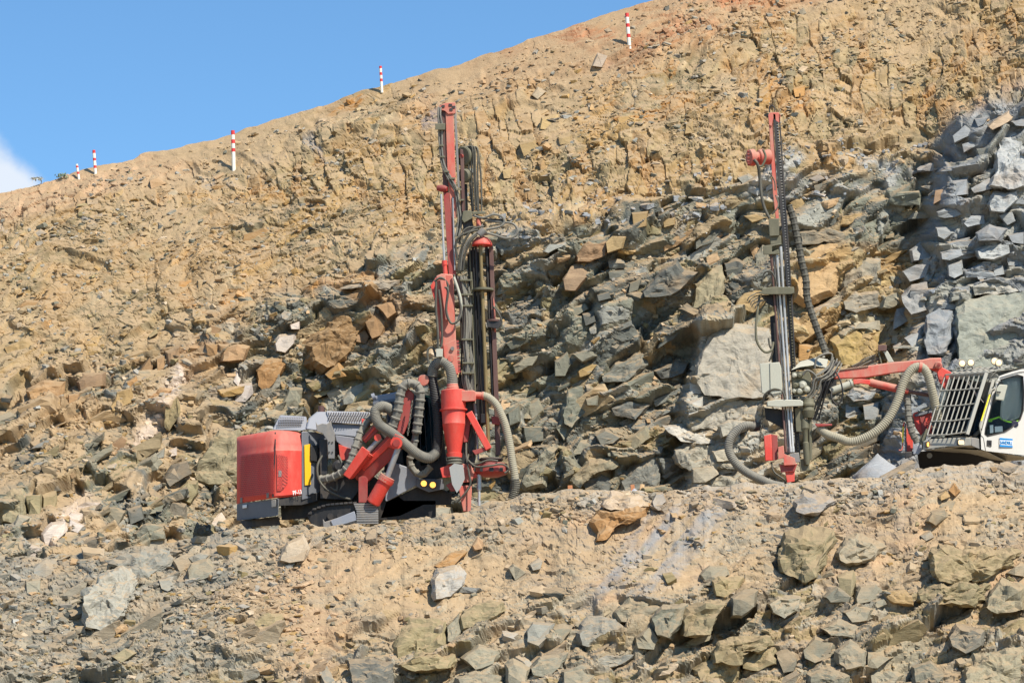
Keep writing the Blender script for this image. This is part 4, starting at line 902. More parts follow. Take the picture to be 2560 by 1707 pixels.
    def boxes(s, name, quads, d0, d1, mat, parent=None):
        """Many small openings or teeth that cannot be picked apart singly."""
        V, Fc = [], []
        for poly in quads:
            b = len(V); n = len(poly); V += [at(a[0], a[1], s.Y + d + (a[2] if len(a) > 2 else 0)) for d in (d0, d1) for a in poly]
            Fc += [tuple(b + i for i in range(n)), tuple(b + i for i in range(2 * n - 1, n - 1, -1))] + [(b + i, b + (i + 1) % n, b + n + (i + 1) % n, b + n + i) for i in range(n)]
        o = s.add(name, V, Fc, mat, parent, 30); o['kind'] = 'stuff'; return o
    def text(s, name, body, a, b, h, mat, parent=None, d=0.):
        """Raised print from point a along the line to b, h pixels high."""
        cu = bpy.data.curves.new(name, 'FONT'); cu.body = body; cu.size = 1; cu.extrude = .004; cu.align_x = 'LEFT'; cu.offset = .012
        A, B = s.p(a), s.p(b); o = bpy.data.objects.new(name, cu); col.objects.link(o); cu.materials.append(MAT[mat]); o.parent = parent or s.o
        bpy.context.view_layer.update(); wdt = max(o.dimensions.x, .01)
        X = (B - A); up = (s.p((a[0], a[1] - 10, a[2] if len(a) > 2 else 0)) - A).normalized(); Z = X.cross(up).normalized(); U = Z.cross(X).normalized()
        sx, sy = X.length / wdt, h / 100 * s.k / .70
        Mx = Matrix.Identity(4)
        for i in range(3): Mx[i][0] = X.normalized()[i] * sx; Mx[i][1] = U[i] * sy; Mx[i][2] = Z[i]; Mx[i][3] = A[i] - s.org[i]
        me = bpy.data.meshes.new_from_object(o.evaluated_get(bpy.context.evaluated_depsgraph_get())); nm = bpy.data.objects.new(name, me); col.objects.link(nm); nm.parent = o.parent
        bpy.data.objects.remove(o); nm.matrix_local = Mx; return nm

# ------------------------------------------------------------------ red crawler rig
Z = lambda x, y, d=0: (560 + x * .3316, 880 + y * .3316, d)      # close-up of the carrier
U = lambda x, y, d=0: (1040 + x * .3188, 240 + y * .3188, d)     # close-up of the mast top
K = lambda x, y, d=0: (1040 + x * .4208, 640 + y * .4208, d)     # close-up of the mast foot
L = Rig('drill_rig', 'red crawler drill rig with tall raised mast on the bench at left', 'drill rig', 900, 1312, 75.0)
# engine hood: two rounded faces meeting at a near corner
foot = [(592,1093,1259,1.25),(600,1090,1258,.95),(640,1083,1251,.45),(676,1077,1246,.06),(690,1075,1244,.0),(706,1075.5,1243,.04),(735,1077,1240,.22),(754,1079,1238,.36)]
def loft(name, fp, rows, mat, back, **kw):
    V, Fc, m = [], [], len(fp)
    for t, ins in rows:
        for i, (x, yt, yb, d) in enumerate(fp):
            V.append(at(x + (ins * 26 if i < m / 2 else 0) * 0, yb + (yt - yb) * t, L.Y + d + ins))
    for x, yt, yb, d in fp: V.append(at(x, yt + 2, L.Y + back))
    for r_ in range(len(rows)):
        for i in range(m - 1): Fc.append((r_ * m + i, r_ * m + i + 1, (r_ + 1) * m + i + 1, (r_ + 1) * m + i))
    return L.add(name, V, Fc, mat, None, 40, **kw)
rows_h = [(0, .06), (.03, 0), (.5, -.03), (.70, -.05), (.73, .0), (.80, .03), (.93, .10), (.985, .22), (1.0, .42)]
hood = loft('engine_hood', foot, rows_h, 'red', 2.6)
def on_hood(x, y, off=-.03):
    xs = [f[0] for f in foot]; t = (np.interp(x, xs, [f[2] for f in foot]) - y) / (np.interp(x, xs, [f[2] for f in foot]) - np.interp(x, xs, [f[1] for f in foot]))
    return (x, y, float(np.interp(x, xs, [f[3] for f in foot]) + np.interp(t, [r_[0] for r_ in rows_h], [r_[1] for r_ in rows_h])) + off)
def hood_panel(name, poly, mat, off, th=.03, parent=hood):
    return L.prism(name, [on_hood(x, y, off) for x, y in poly], 0, th, mat, parent, .004)
gl = [(597,1138),(620,1135),(645,1132),(670,1130),(686,1129),(684,1175),(681,1236),(650,1240),(620,1243),(597,1246)]
V = []; grid_q = []
# two perforated grilles built from strips following the curved hood
def grille(name, x0, x1, yt, yb):
    n = max(2, int((x1 - x0) / 7)); VV, FF = [], []
    for i in range(n + 1):
        x = x0 + (x1 - x0) * i / n
        for y in (yt(x), yb(x)): VV.append(L.p(on_hood(x, y, -.035)))
    for i in range(n): FF.append((2 * i, 2 * i + 2, 2 * i + 3, 2 * i + 1))
    g_ = L.add(name, VV, FF, 'grill', hood, 40)
    sl = []
    rws = int((yb((x0 + x1) / 2) - yt((x0 + x1) / 2)) / 4.6)
    for r_ in range(1, rws):
        for c_ in range(int((x1 - x0) / 4.4)):
            x = x0 + 2 + c_ * 4.4 + (2.2 if r_ % 2 else 0); f_ = r_ / rws; y = yt(x) + (yb(x) - yt(x)) * f_
            if x > x1 - 2.5: continue
            sl.append([on_hood(x, y, -.05), on_hood(x + 2.6, y - .4, -.05), on_hood(x + 2.6, y + 1.2, -.05), on_hood(x, y + 1.6, -.05)])
    L.boxes('vent_slots', sl, 0, .012, 'red_dark', g_); return g_
grille('grille', 597, 686, lambda x: 1138 - (x - 597) * .10, lambda x: 1244 - (x - 597) * .115)
grille('grille', 693, 720, lambda x: 1131 + (x - 693) * .3, lambda x: 1226 - max(0, x - 706) * 1.5)
hood_panel('seam', [(687,1080),(690,1080),(689,1130),(684.5,1242),(680,1242),(686,1130)], 'dark', -.04)
hood_panel('latch', [(696,1176),(704,1176),(704,1191),(696,1191)], 'plate', -.05)
for x, y in ((603, 1250), (669, 1238)): hood_panel('latch', [(x - 3, y - 6), (x + 3, y - 7), (x + 3, y + 6), (x - 3, y + 7)], 'plate', -.05)
L.text('lettering', 'PF-13', on_hood(732.5, 1237, -.12), on_hood(754, 1233.5, -.12), 10.5, 'paper', hood)
L.prism('skirt', [(592,1260,1.25),(600,1258,.95),(690,1246,0),(697,1245,.05),(696,1287,.05),(690,1289,0),(600,1300,.95),(592,1301,1.25)], .02, .6, 'grey', bevel=.02)
L.prism('decal', [(606,1262,.86),(617,1260.5,.74),(617,1269,.74),(606,1270.5,.86)], -.02, .02, 'paper'); L.prism('decal', [(678,1250,.05),(690,1248,0),(690,1266,0),(678,1268,.05)], -.02, .02, 'plate')
L.prism('belly_pan', [(598,1302),(696,1290),(702,1312),(612,1318)], .9, 2.4, 'dark')
# dark grey side of the hood
side = L.prism('side_panel', [(754,1078,.36),(790,1080,.62),(818,1088,.95),(818,1190,.95),(795,1240,.7),(754,1250,.36)], 0, 1.6, 'grey', bevel=.02)
L.prism('sill', [(690,1247,.05),(754,1238,.38),(800,1230,.7),(795,1252,.7),(754,1262,.38),(700,1264,.08)], .0, .5, 'dark')
L.prism('stripe', [(761,1112,.40),(777,1109,.53),(777.5,1211,.53),(762,1213,.41)], -.03, .02, 'yellow', side, .004)
L.prism('door_latch', [(776,1112,.5),(796,1113,.62),(795,1155,.62),(775,1152,.5)], -.06, .03, 'black', side, .02)
cabn = L.prism('valve_cabinet', [(798,1096),(818,1099),(819,1185),(800,1188)], .45, 1.2, 'dark')
L.prism('lifting_bracket', [(789,1053),(794,1062),(806,1058),(817,1060),(828,1051),(829,1062),(837,1082),(837,1146),(820,1146),(818,1100),(806,1083),(792,1078)], .25, .32, 'plate')
for x, y in ((823, 1105), (831, 1105), (823, 1130), (831, 1130)): L.cyl('bolt', (x, y, .22), (x, y, .27), 2, 'dark', None, 8)
# roof covers
roof = L.prism('roof_cover', [(681,1074,.5),(700,1037,1.2),(766,1041,1.2),(770,1072,.4),(754,1076,.35)], .1, 1.6, 'lgrey', bevel=.03)
roof2 = L.prism('roof_cover', [(764,1072,.4),(772,1045,.8),(792,1029,1.1),(817,1029,1.1),(826,1060,.6),(820,1080,.5)], 0, 1.5, 'lgrey', bevel=.04)
L.boxes('vent_slots', [[(x + j * 2.2 + k % 2 * 2.5, y, .62 + (1066 - y) / 34 * .62), (x + j * 2.2 + 2.5 + k % 2 * 2.5, y, .62 + (1066 - y) / 34 * .62), (x + j * 2.2 + 1 + k % 2 * 2.5, y + 3.6, .62 + (1062 - y) / 34 * .62), (x + j * 2.2 - 1 + k % 2 * 2.5, y + 3.6, .62 + (1062 - y) / 34 * .62)] for k, y in enumerate((1043, 1049, 1055, 1061)) for x in [700 - (y - 1043) * .45] for j in range(0, 28, 2) if x + j * 2.2 < 762], -.06, -.02, 'dark', roof)
vent = L.prism('vent_panel', [(816,1027,1.0),(935,1030,1.6),(935,1052,1.3),(911,1061,1.1),(820,1055,.75)], 0, 1.2, 'lgrey', bevel=.02)
L.boxes('vent_slots', [[(x + (k % 2) * 3, y, dd), (x + 2.3 + (k % 2) * 3, y, dd), (x + 2.6 + (k % 2) * 3, y + 5, dd - .12), (x + .3 + (k % 2) * 3, y + 5, dd - .12)] for k, y in enumerate((1030.5, 1036.5, 1042.5, 1048.5)) for x in np.arange(821, 926, 6.2) for dd in [1.0 - (y - 1029) * .0105 + (x - 816) * .005]], -.05, -.02, 'dark', vent)
L.prism('deck_housing', [(822,1056,.9),(912,1062,1.2),(910,1095,1.2),(838,1086,.9),(826,1082,.9)], 0, 1.6, 'lgrey', bevel=.03)
L.prism('engine_housing', [(836,1085,.9),(905,1094,1.2),(905,1150,1.2),(838,1140,.9)], .05, 1.6, 'dark')  # body box kept dark: the black shadow here is put into its colour
L.prism('service_hatch', [(838,1087,.7),(900,1096,1.0),(876,1128,1.0),(842,1104,.7)], .05, .15, 'lgrey')
L.prism('inner_panel', [(846,1110),(880,1122),(874,1150),(850,1150)], .75, 1.0, 'red')
L.cyl('exhaust_pipe', (803, 1031, 1.4), (803, 1015, 1.4), 8, 'rail'); L.cyl('exhaust_pipe', (809, 1031, 1.5), (809, 1018, 1.5), 4, 'dark')
# chassis and track
L.prism('chassis', [(700,1245),(830,1190),(935,1190),(1010,1250),(1090,1250),(1090,1296),(945,1300),(830,1290),(704,1300)], .9, 2.8, 'black')
L.prism('chassis_frame', [(800,1190),(900,1180),(905,1215),(880,1250),(800,1246)], .55, 1.2, 'dark')
tr = L.prism('track', [(766,1287),(782,1272),(812,1262),(880,1256),(892,1262),(898,1280),(897,1306),(880,1318),(780,1318)], .1, .9, 'black', bevel=.03)
for i in range(11):
    x = 770 + i * 11.2; y = np.interp(x, [766, 782, 812, 880, 892], [1287, 1272, 1262, 1256, 1262])
    L.prism('track_shoe', [(x, y - 2.5), (x + 9.5, y - 3.4), (x + 9.5, y + 1.5), (x, y + 2)], .02, .95, 'dark', tr, .004)
for i in range(9):
    y = 1258 + i * 5.8; d = -.02 - .12 * math.sin(i / 8 * 2.2)
    L.prism('track_shoe', [(884 + min(i, 3) * 2.2, y), (942 + min(i, 3) * 1.2, y - .6), (942.5 + min(i, 3) * 1.2, y + 4.4), (885 + min(i, 3) * 2.2, y + 4.8)], d, d + .12, 'plate', tr, .006)
L.prism('track_core', [(884,1258),(944,1258),(946,1308),(892,1310)], .08, .6, 'black', tr)
L.prism('track_guard', [(807,1296),(812,1304),(886,1280),(892,1306),(818,1322),(808,1320)], -.08, .02, 'plate'); L.prism('track_guard', [(826,1301),(886,1277),(893,1300),(834,1318)], -.12, -.08, 'lgrey')
for x in (826, 850, 872): L.cyl('track_roller', (x, 1290, .0), (x, 1290, .2), 8, 'dark', tr)
# cab behind the boom
cab = L.prism('cab', [(968,1010),(1030,985),(1100,1000),(1120,1190),(1080,1200),(960,1180)], 1.3, 2.9, 'dark')
L.prism('cab_window', [(1046,985),(1090,990),(1098,1150),(1052,1165),(1040,1080)], 1.15, 1.19, 'teal', cab)
L.prism('cab_window', [(1000,1060),(1040,1040),(1044,1150),(1010,1170)], 1.15, 1.19, 'teal', cab)
for x in (1044, 1058, 1072, 1086): L.cyl('guard_bar', (x, 992, 1.08), (x + 10, 1150, 1.08), 1.1, 'dark', cab, 6)
L.prism('cab_side', [(970,1150),(1020,1168),(1048,1196),(1040,1214),(966,1254),(962,1250)], .75, 1.4, 'lgrey', bevel=.02)
nose = L.prism('lamp_bar', [(1040,1196),(1108,1198),(1110,1222),(1072,1230),(1040,1216)], .55, 1.5, 'grey')
for x, y in ((1059.5, 1208), (1082, 1211.5)):
    h_ = L.lathe('work_lamp', (x, y, .55), (x, y, .36), [(0, 8), (.3, 9.5), (1, 9.5)], 'dark', nose); L.lathe('lens', (x, y, .37), (x, y, .325), [(0, 8), (.6, 7), (1, 3)], 'amber', h_)
L.prism('underframe', [(965,1254),(1045,1216),(1110,1224),(1130,1236),(1128,1262),(1060,1262),(1000,1290),(950,1296)], .9, 2.6, 'black')
rb = L.prism('roof_box', [(934,990),(1000,978),(1006,1008),(998,1030),(934,1012)], 1.5, 2.4, 'lgrey', bevel=.03)
L.prism('roof_rim', [(932,1004),(996,994),(996,1002),(932,1012)], 1.42, 1.52, 'grey', rb); L.cyl('filter_bowl', (938, 990, 1.5), (930, 993, 1.5), 9, 'lgrey')
# boom, cylinders, red column
bm_ = L.beam('boom', (893, 1200, .3), (1000, 1092, -.25), 46, 50, -.12, .32, 'red_dark', bevel=.03)
L.beam('boom_top_plate', (905, 1172, .2), (990, 1088, -.28), 14, 16, -.14, .30, 'red', bm_)
L.cyl('boom_pin', (991, 1107, -.55), (991, 1107, -.3), 15, 'red', bm_, 20); L.cyl('boom_pin', (991, 1107, -.6), (991, 1107, -.54), 9, 'red_dark', bm_, 20)
L.beam('boom_lug', (984, 1122, -.3), (998, 1088, -.4), 30, 24, -.12, .1, 'red', bm_)
c1_ = L.lathe('swing_cylinder', (868, 1188, .05), (920, 1128, -.1), [(0, 14), (.05, 17), (.9, 17), (.92, 19), (1, 19)], 'red'); L.cyl('piston_rod', (918, 1130, -.1), (952, 1094, -.2), 6.5, 'chrome', c1_)
L.beam('cylinder_plate', (866, 1192, 0), (915, 1122, -.15), 20, 24, -.2, -.12, 'red')
c2_ = L.lathe('lift_cylinder', (932, 1258, -.1), (967, 1196, -.25), [(0, 15), (.05, 18), (.85, 18), (.87, 20.5), (1, 20.5)], 'red'); L.cyl('piston_rod', (966, 1198, -.25), (996, 1118, -.4), 7.5, 'chrome', c2_)
L.cyl('cylinder_gland', (962, 1204, -.24), (969, 1191, -.26), 20, 'red_dusty', c2_)
L.rect('column', 896, 1190, 919, 1256, .1, .35, 'red_dark')
L.prism('link_arm', [(1004,990),(1018,968),(1036,985),(1028,1040),(1010,1085),(988,1092),(1000,1040)], .0, .35, 'red_dark', bevel=.02)
L.prism('link_plate', [(903,1046),(924,1048),(926,1066),(912,1076),(906,1068)], .2, .3, 'red'); L.beam('link_arm', (908, 1102, .05), (952, 1058, -.05), 16, 22, -.1, .15, 'red_dark'); L.beam('link_plate', (910, 1100, .05), (950, 1054, -.05), 5, 6, -.12, .15, 'red')
L.prism('valve_block', [(952,1076),(974,1072),(980,1092),(962,1100),(950,1092)], -.1, .2, 'dark'); L.prism('label_plate', [(936,1066),(950,1063),(950,1076),(938,1080)], -.02, .05, 'paper')
L.cyl('knuckle', (944, 1093, -.3), (944, 1093, .1), 9, 'red'); L.lathe('hose_drum', (1059, 950, .25), (1059, 950, -.05), [(0, 14), (.3, 15), (.35, 12), (.7, 12), (.75, 15), (1, 13)], 'red_dusty')
# hose looms around the boom
L.tube('wrapped_hose', [Z(730,960,.3), Z(830,940,.1), Z(930,870,-.1), Z(990,720,-.1), Z(1030,610,.0), Z(1100,500,.1), Z(1160,470,.15)], 10.5, 'hose', None, 10, wraps=.20)
L.tube('wrapped_hose', [Z(1270,560,-.05), Z(1310,450,-.1), Z(1330,320,-.1), Z(1370,245,-.1), Z(1440,245,-.1), Z(1480,310,-.1), Z(1470,450,-.05), Z(1450,620,0)], 12, 'hose', None, 10, wraps=.20)
L.tube('wrapped_hose', [Z(1450,600,.1), Z(1430,720,.1), Z(1400,820,.2), Z(1440,900,.2), Z(1500,920,.2), Z(1560,860,.2)], 9, 'hose', None, 10, wraps=.22)
L.tube('oil_hose', [Z(740,780,.3), Z(705,860,.2), Z(715,960,.2), Z(780,1040,.2), Z(880,1090,.3), Z(960,1110,.4)], 3, 'cable'); L.tube('oil_hose', [Z(860,780,.4), Z(890,850,.3), Z(860,930,.4)], 3, 'cable'); L.tube('oil_hose', [Z(800,1020,.3), Z(850,1040,.2), Z(850,960,.3)], 2.6, 'cable')
L.lathe('swing_gear', (846, 1165, .5), (846, 1165, .2), [(0, 14), (.5, 16), (.6, 9), (1, 9)], 'dark')
L.chain('chain', (1031, 1002, -.25), (1019, 1088, -.35), 'cable')
# suction hose from the cyclone round the cab and back
L.tube('suction_hose', [Z(1290,470,.2), Z(1240,425,.0), Z(1185,410,-.15), Z(1140,450,-.25), Z(1170,545,-.3), Z(1280,620,-.38), Z(1380,705,-.4), Z(1470,775,-.35), Z(1545,797,-.25), Z(1600,760,-.1)], 13.5, 'hose', None, 14, rib=.035, sub=10)
L.tube('suction_hose', [Z(1596,768,-.12), Z(1612,690,.0), Z(1616,560,.05), Z(1605,420,.1), Z(1588,300,.1), Z(1570,190,.05), Z(1585,110,-.05), Z(1640,72,-.15), Z(1695,110,-.2), Z(1718,180,-.2), Z(1724,262,-.2)], 13.2, 'hose_shaded', None, 14, rib=.045, sub=10)  # same hose in near-black: the cyclone's shadow is put into its colour
L.tube('suction_hose', [Z(1572,180,.03), Z(1585,110,-.05), Z(1640,72,-.16), Z(1695,110,-.21), Z(1718,180,-.21), Z(1724,262,-.2)], 13.8, 'hose', None, 14, rib=.045, sub=10)
# dust cyclone
cyc = L.lathe('cyclone', (1133, 975, -.2), (1136, 1144, -.2), [(0, 28), (.012, 31), (.28, 31), (.285, 35), (.305, 35), (.31, 30), (.5, 28.5), (.505, 29), (.515, 28.5), (.93, 17), (.935, 20), (1, 19)], 'red', None, 28)
L.lathe('hose_collar', (1131, 960, -.2), (1132, 978, -.2), [(0, 14), (.4, 14.5), (.5, 16), (.7, 15), (1, 17)], 'red_dusty', cyc)
L.prism('inlet_box', [(1143,976),(1184,975),(1190,980),(1190,1002),(1166,1004),(1150,1002)], -.42, .05, 'red_dusty', cyc, .02); L.lathe('inlet_pipe', (1188, 988, -.2), (1209, 989, -.2), [(0, 9), (.8, 9), (.82, 10.5), (1, 10.5)], 'red_dusty', cyc)
L.lathe('rubber_collar', (1135, 1141, -.2), (1136, 1160, -.2), [(0, 18), (.2, 20), (.4, 18), (.6, 20.5), (.8, 19), (1, 21)], 'cable', cyc)
L.prism('dust_flap', [(1123,1168),(1136,1158),(1158,1162),(1162,1196),(1150,1222),(1142,1232),(1130,1210)], -.42, -.40, 'cloth', cyc, .003); L.prism('drop_chute', [(1100,1170),(1130,1158),(1136,1178),(1126,1192),(1106,1194)], -.2, .1, 'red'); L.prism('drop_chute', [(1115,1212),(1130,1204),(1140,1226),(1128,1228)], -.2, .05, 'red_dark')
L.beam('strut', (1172, 1030, -.2), (1222, 1122, -.2), 17, 17, -.1, .1, 'red'); L.prism('strut_foot', [(1180,1126),(1222,1114),(1228,1122),(1188,1137)], -.25, .1, 'red_dark'); L.prism('bracket', [(1160,1040),(1174,1026),(1176,1060),(1170,1104),(1158,1106)], -.1, .1, 'red_dark')
L.tube('suction_hose', [(1206,988,-.2),(1222,994,-.2),(1241,1012,-.22),(1256,1042,-.25),(1266,1072,-.25),(1275,1115,-.25),(1280,1150,-.25),(1287,1190,-.25),(1288,1220,-.2),(1280,1246,-.15)], 10.5, 'hose_tan', None, 12, rib=.05, sub=10)
L.tube('hose_cuff', [(1287,1196,-.25),(1288,1220,-.2),(1280,1247,-.15)], 12, 'cable', None, 12, rib=.05)
# mast: feed beam, cradle, cylinders
mast = L.prism('feed_beam', [(1100,262),(1115,258),(1122,480),(1137,690),(1122,690),(1108,480)], -.02, .4, 'rail', bevel=.02)
L.prism('beam_face', [(1113,258),(1133,258),(1140,480),(1142,545),(1128,545),(1118,420)], -.06, .05, 'red_dusty', mast, .01); L.prism('beam_edge', [(1134,262),(1140,264),(1150,470),(1144,470)], -.05, .12, 'plate', mast, .006)
L.prism('beam_face', [(1108,482),(1131,482),(1138,600),(1140,690),(1122,690)], -.05, .05, 'red_dark', mast, .008)
head = L.prism('mast_head', [(1098,265),(1112,258),(1138,256),(1139,284),(1120,286),(1112,278),(1101,276)], -.1, .35, 'red_dusty', mast)
for x, y in ((1108, 266), (1126, 263), (1128, 274), (1134, 268)): L.rect('slot', x - 4, y - 3, x + 4, y + 3, -.12, -.09, 'dark', head, .002)
L.bundle('hydraulic_hoses', [U(185,90,-.1), U(180,150,-.15), U(190,230,-.15), U(190,320,-.15), U(195,430,-.15), U(210,540,-.15), U(262,650,-.15), U(310,740,-.12), U(330,860,-.1), U(340,1000,-.1), U(320,1100,-.1)], [(-2.5, 0, 0), (4, 0, -.03), (1, 0, .05)], 2.6, 'hose', mast)
L.rect('clamp', 1088, 309, 1113, 325, -.28, .05, 'olive', mast, .01)
for x, y in ((1096, 362), (1099, 390), (1110, 427), (1124, 444), (1140, 472), (1146, 498)): L.rect('hose_clip', x, y, x + 14, y + 4, -.22, -.05, 'olive', mast, .003)
L.lathe('roller', (1094, 470, .0), (1118, 473, -.1), [(0, 7), (.3, 9), (.7, 9), (1, 6)], 'red_dark', mast)
L.cyl('piston_rod', (1103, 486, -.1), (1111, 656, -.1), 2.8, 'steel', mast); L.lathe('cylinder_head', (1111, 652, -.1), (1114, 690, -.1), [(0, 7), (.3, 7), (.35, 5.5), (1, 6)], 'red', mast); L.cyl('oil_pipe', (1132, 494, -.08), (1137, 676, -.08), 2.2, 'chrome', mast)
cr_o = L.prism('cradle', [(1090,690),(1104,684),(1132,686),(1137,760),(1140,850),(1146,938),(1118,938),(1100,860),(1092,770)], -.22, .2, 'red_dusty', bevel=.03)
L.prism('cradle_plate', [(1108,862),(1140,848),(1146,934),(1134,936),(1112,908)], -.26, -.2, 'red_dusty', cr_o, .01)
L.cyl('pin', (1131, 871, -.32), (1131, 871, -.25), 5, 'plate', cr_o); L.cyl('pin', (1127, 896, -.30), (1127, 896, -.25), 8, 'red_dusty', cr_o)
L.boxes('rack_teeth', [[(1141 + i * .5, 850 + i * 8.3), (1147 + i * .5, 851 + i * 8.3), (1147 + i * .5, 856 + i * 8.3), (1141 + i * .5, 857 + i * 8.3)] for i in range(10)], -.24, .0, 'red_dark', cr_o)
L.prism('cradle_head', [(1076,714),(1092,690),(1100,700),(1096,760),(1086,752)], -.2, .1, 'red', cr_o); L.beam('side_cylinder', (1106, 690, -.3), (1120, 800, -.3), 15, 13, -.1, .02, 'red_dusty', cr_o)
for pts in ([K(120,150,-.35), K(118,300,-.35), K(130,450,-.35), K(130,570,-.35)], [K(150,190,-.35), K(190,200,-.4), K(180,320,-.4), K(210,400,-.4), K(260,370,-.4), K(265,290,-.35), K(225,110,-.3)], [K(135,200,-.35), K(150,330,-.35), K(155,480,-.3), K(150,540,-.3)], [K(110,150,-.35), K(150,130,-.4), K(185,160,-.35), K(190,200,-.35)], [K(75,640,-.2), K(70,560,-.2), K(100,545,-.2), K(118,600,-.2)]): L.tube('oil_hose', pts, 3, 'cable', mast)
L.rect('junction_block', 1090, 872, 1107, 892, -.4, -.2, 'pale', mast, .01)
# pulley with its fan of hoses
pul = L.lathe('hose_pulley', (1156, 391, -.05), (1172, 391, .12), [(0, 23), (.1, 26), (.25, 26), (.3, 22), (.75, 22), (.8, 26), (1, 24)], 'olive', mast, 28); L.cyl('hub', (1152, 391, -.1), (1156, 391, -.05), 6, 'red_dark', pul)
L.lathe('hose_pulley', (1158, 440, -.05), (1168, 440, .1), [(0, 15), (.2, 18), (.8, 18), (1, 15)], 'olive', mast, 24); L.prism('pulley_frame', [(1150,372),(1160,376),(1162,530),(1154,530)], -.1, -.02, 'rail', mast)
L.bundle('hydraulic_hoses', [(1166,372,.1),(1174,367,-.05),(1181,376,-.12),(1184,440,-.12),(1188,528,-.12)], [(-9, 1, .1), (-4, 0, .05), (1, -1, 0), (6, 0, -.02), (11, 1, .04), (15, 4, .1)], 2.3, 'cable', mast)
L.prism('hose_clamp', [(1179,529),(1212,528),(1214,535),(1181,537)], -.25, .05, 'olive', mast); L.rect('chain_guide', 1150, 465, 1158, 560, .0, .2, 'pale', mast, .006, .03); L.rect('chain_guide', 1160, 460, 1168, 556, .1, .2, 'black', mast, .004, .03)
# drill head
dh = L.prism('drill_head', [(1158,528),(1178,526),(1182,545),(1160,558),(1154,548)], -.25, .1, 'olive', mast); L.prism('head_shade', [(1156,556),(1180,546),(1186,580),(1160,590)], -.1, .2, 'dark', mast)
L.cyl('swivel', (1196, 546, -.1), (1197, 566, -.1), 6.5, 'red_dusty', dh); L.lathe('motor', (1198, 588, -.3), (1211, 575, -.3), [(0, 9), (.2, 10), (1, 10)], 'plate', dh, 16)
L.lathe('red_cap', (1205, 594, -.1), (1205, 614, -.1), [(0, 14), (.4, 22), (.8, 26), (1, 26)], 'red', dh, 24)
T3 = lambda x, y, d=0: (1100 + x * .1913, 500 + y * .1913, d)
for i, pts in enumerate(([T3(430,200,-.2), T3(560,235,-.3), T3(700,190,-.35), T3(810,220,-.35), T3(840,290,-.35), T3(780,350,-.35), T3(610,385,-.3)], [T3(600,430,-.3), T3(720,460,-.35), T3(860,500,-.4), T3(980,470,-.4), T3(1015,390,-.4), T3(950,310,-.35), T3(800,290,-.3), T3(590,270,-.2)], [T3(470,200,-.15), T3(600,250,-.2), T3(720,260,-.25), T3(830,270,-.3)], [T3(500,390,-.3), T3(380,420,-.3), T3(260,480,-.25), T3(205,580,-.2), T3(230,790,-.15)], [T3(580,345,-.3), T3(440,380,-.3), T3(340,500,-.28), T3(270,680,-.2), T3(240,920,-.15)], [T3(480,430,-.3), T3(380,520,-.28), T3(300,680,-.22), T3(270,920,-.15)], [T3(480,460,-.32), T3(400,540,-.3), T3(330,700,-.25), T3(300,920,-.18)], [T3(470,350,-.2), T3(350,370,-.2), T3(280,450,-.2), T3(250,560,-.15)], [T3(640,350,-.3), T3(700,330,-.32), T3(820,310,-.34)])): L.tube('oil_hose', pts, 3.1 if i < 7 else 2.2, ('hose', 'hose', 'black', 'cable', 'cable', 'hose', 'cable', 'cable', 'cable')[i], mast, 7)
# drill rods and rail of the rod magazine
mg = L.lathe('magazine_disc', (1208, 722, -.05), (1208, 727, -.05), [(0, 27), (1, 27)], 'olive', mast, 24); L.lathe('rod_coupling', (1206, 702, -.1), (1208, 722, -.1), [(0, 7), (.5, 8.5), (1, 9)], 'brown', mast)
L.cyl('drill_rod', (1201, 614, -.1), (1222, 1130, -.1), 4.7, 'brown', mast); L.cyl('drill_rod', (1189, 615, 0), (1212, 1060, 0), 3.2, 'dark', mast); L.cyl('drill_rod', (1182, 618, .05), (1204, 1080, .05), 3, 'black', mast); L.cyl('drill_rod', (1216, 616, .12), (1232, 1000, .12), 4, 'black', mast)
L.cyl('drill_rod', (1174, 620, .1), (1188, 980, .1), 2.2, 'olive', mast); L.cyl('drill_rod', (1178, 680, .0), (1183, 760, .0), 2.2, 'olive', mast)
L.prism('magazine_rail', [(1222,610),(1233,616),(1238,760),(1252,1138),(1239,1138),(1228,800)], .05, .25, 'rail', mast); L.prism('rail_edge', [(1232,740),(1237,760),(1240,830),(1236,830)], .02, .06, 'red_dusty', mast)
L.prism('rod_gripper', [(1216,800),(1250,798),(1254,812),(1246,822),(1218,818)], -.15, .15, 'dark', mast); L.lathe('magazine_disc', (1234, 800, 0), (1234, 805, 0), [(0, 20), (1, 20)], 'rail', mast)
L.prism('rail_bracket', [(1202,1034),(1220,1034),(1222,1056),(1202,1058)], -.1, .2, 'black', mast); L.prism('rail_bracket', [(1228,1040),(1250,1042),(1250,1062),(1230,1060)], -.05, .2, 'red_dark', mast); L.tube('oil_hose', [K(460,300,0), K(490,340,-.1), K(510,390,-.1), K(500,430,-.1)], 2.2, 'cable', mast)
L.bundle('hydraulic_hoses', [(1150,690,-.1),(1160,740,-.12),(1166,800,-.14),(1164,860,-.14),(1168,910,-.14),(1164,945,-.12),(1170,980,-.05)], [(-7, 0, .03), (-3, 4, -.02), (1, 0, -.06), (5, 3, -.02), (9, 0, .03), (13, 2, .08)], 2.6, 'hose', mast)
L.bundle('hydraulic_hoses', [(1142,690,.05),(1150,740,.03),(1156,820,.03),(1158,900,.03),(1150,950,.02),(1145,975,.0)], [(-3, 0, 0), (2, 3, .02), (7, 0, .05)], 2.6, 'cable', mast)
for y in (698, 734, 762, 846, 905, 930): L.rect('hose_clip', 1150 + (y - 698) * .03, y, 1180 + (y - 698) * .03, y + 4, -.24, -.02, 'olive', mast, .003)
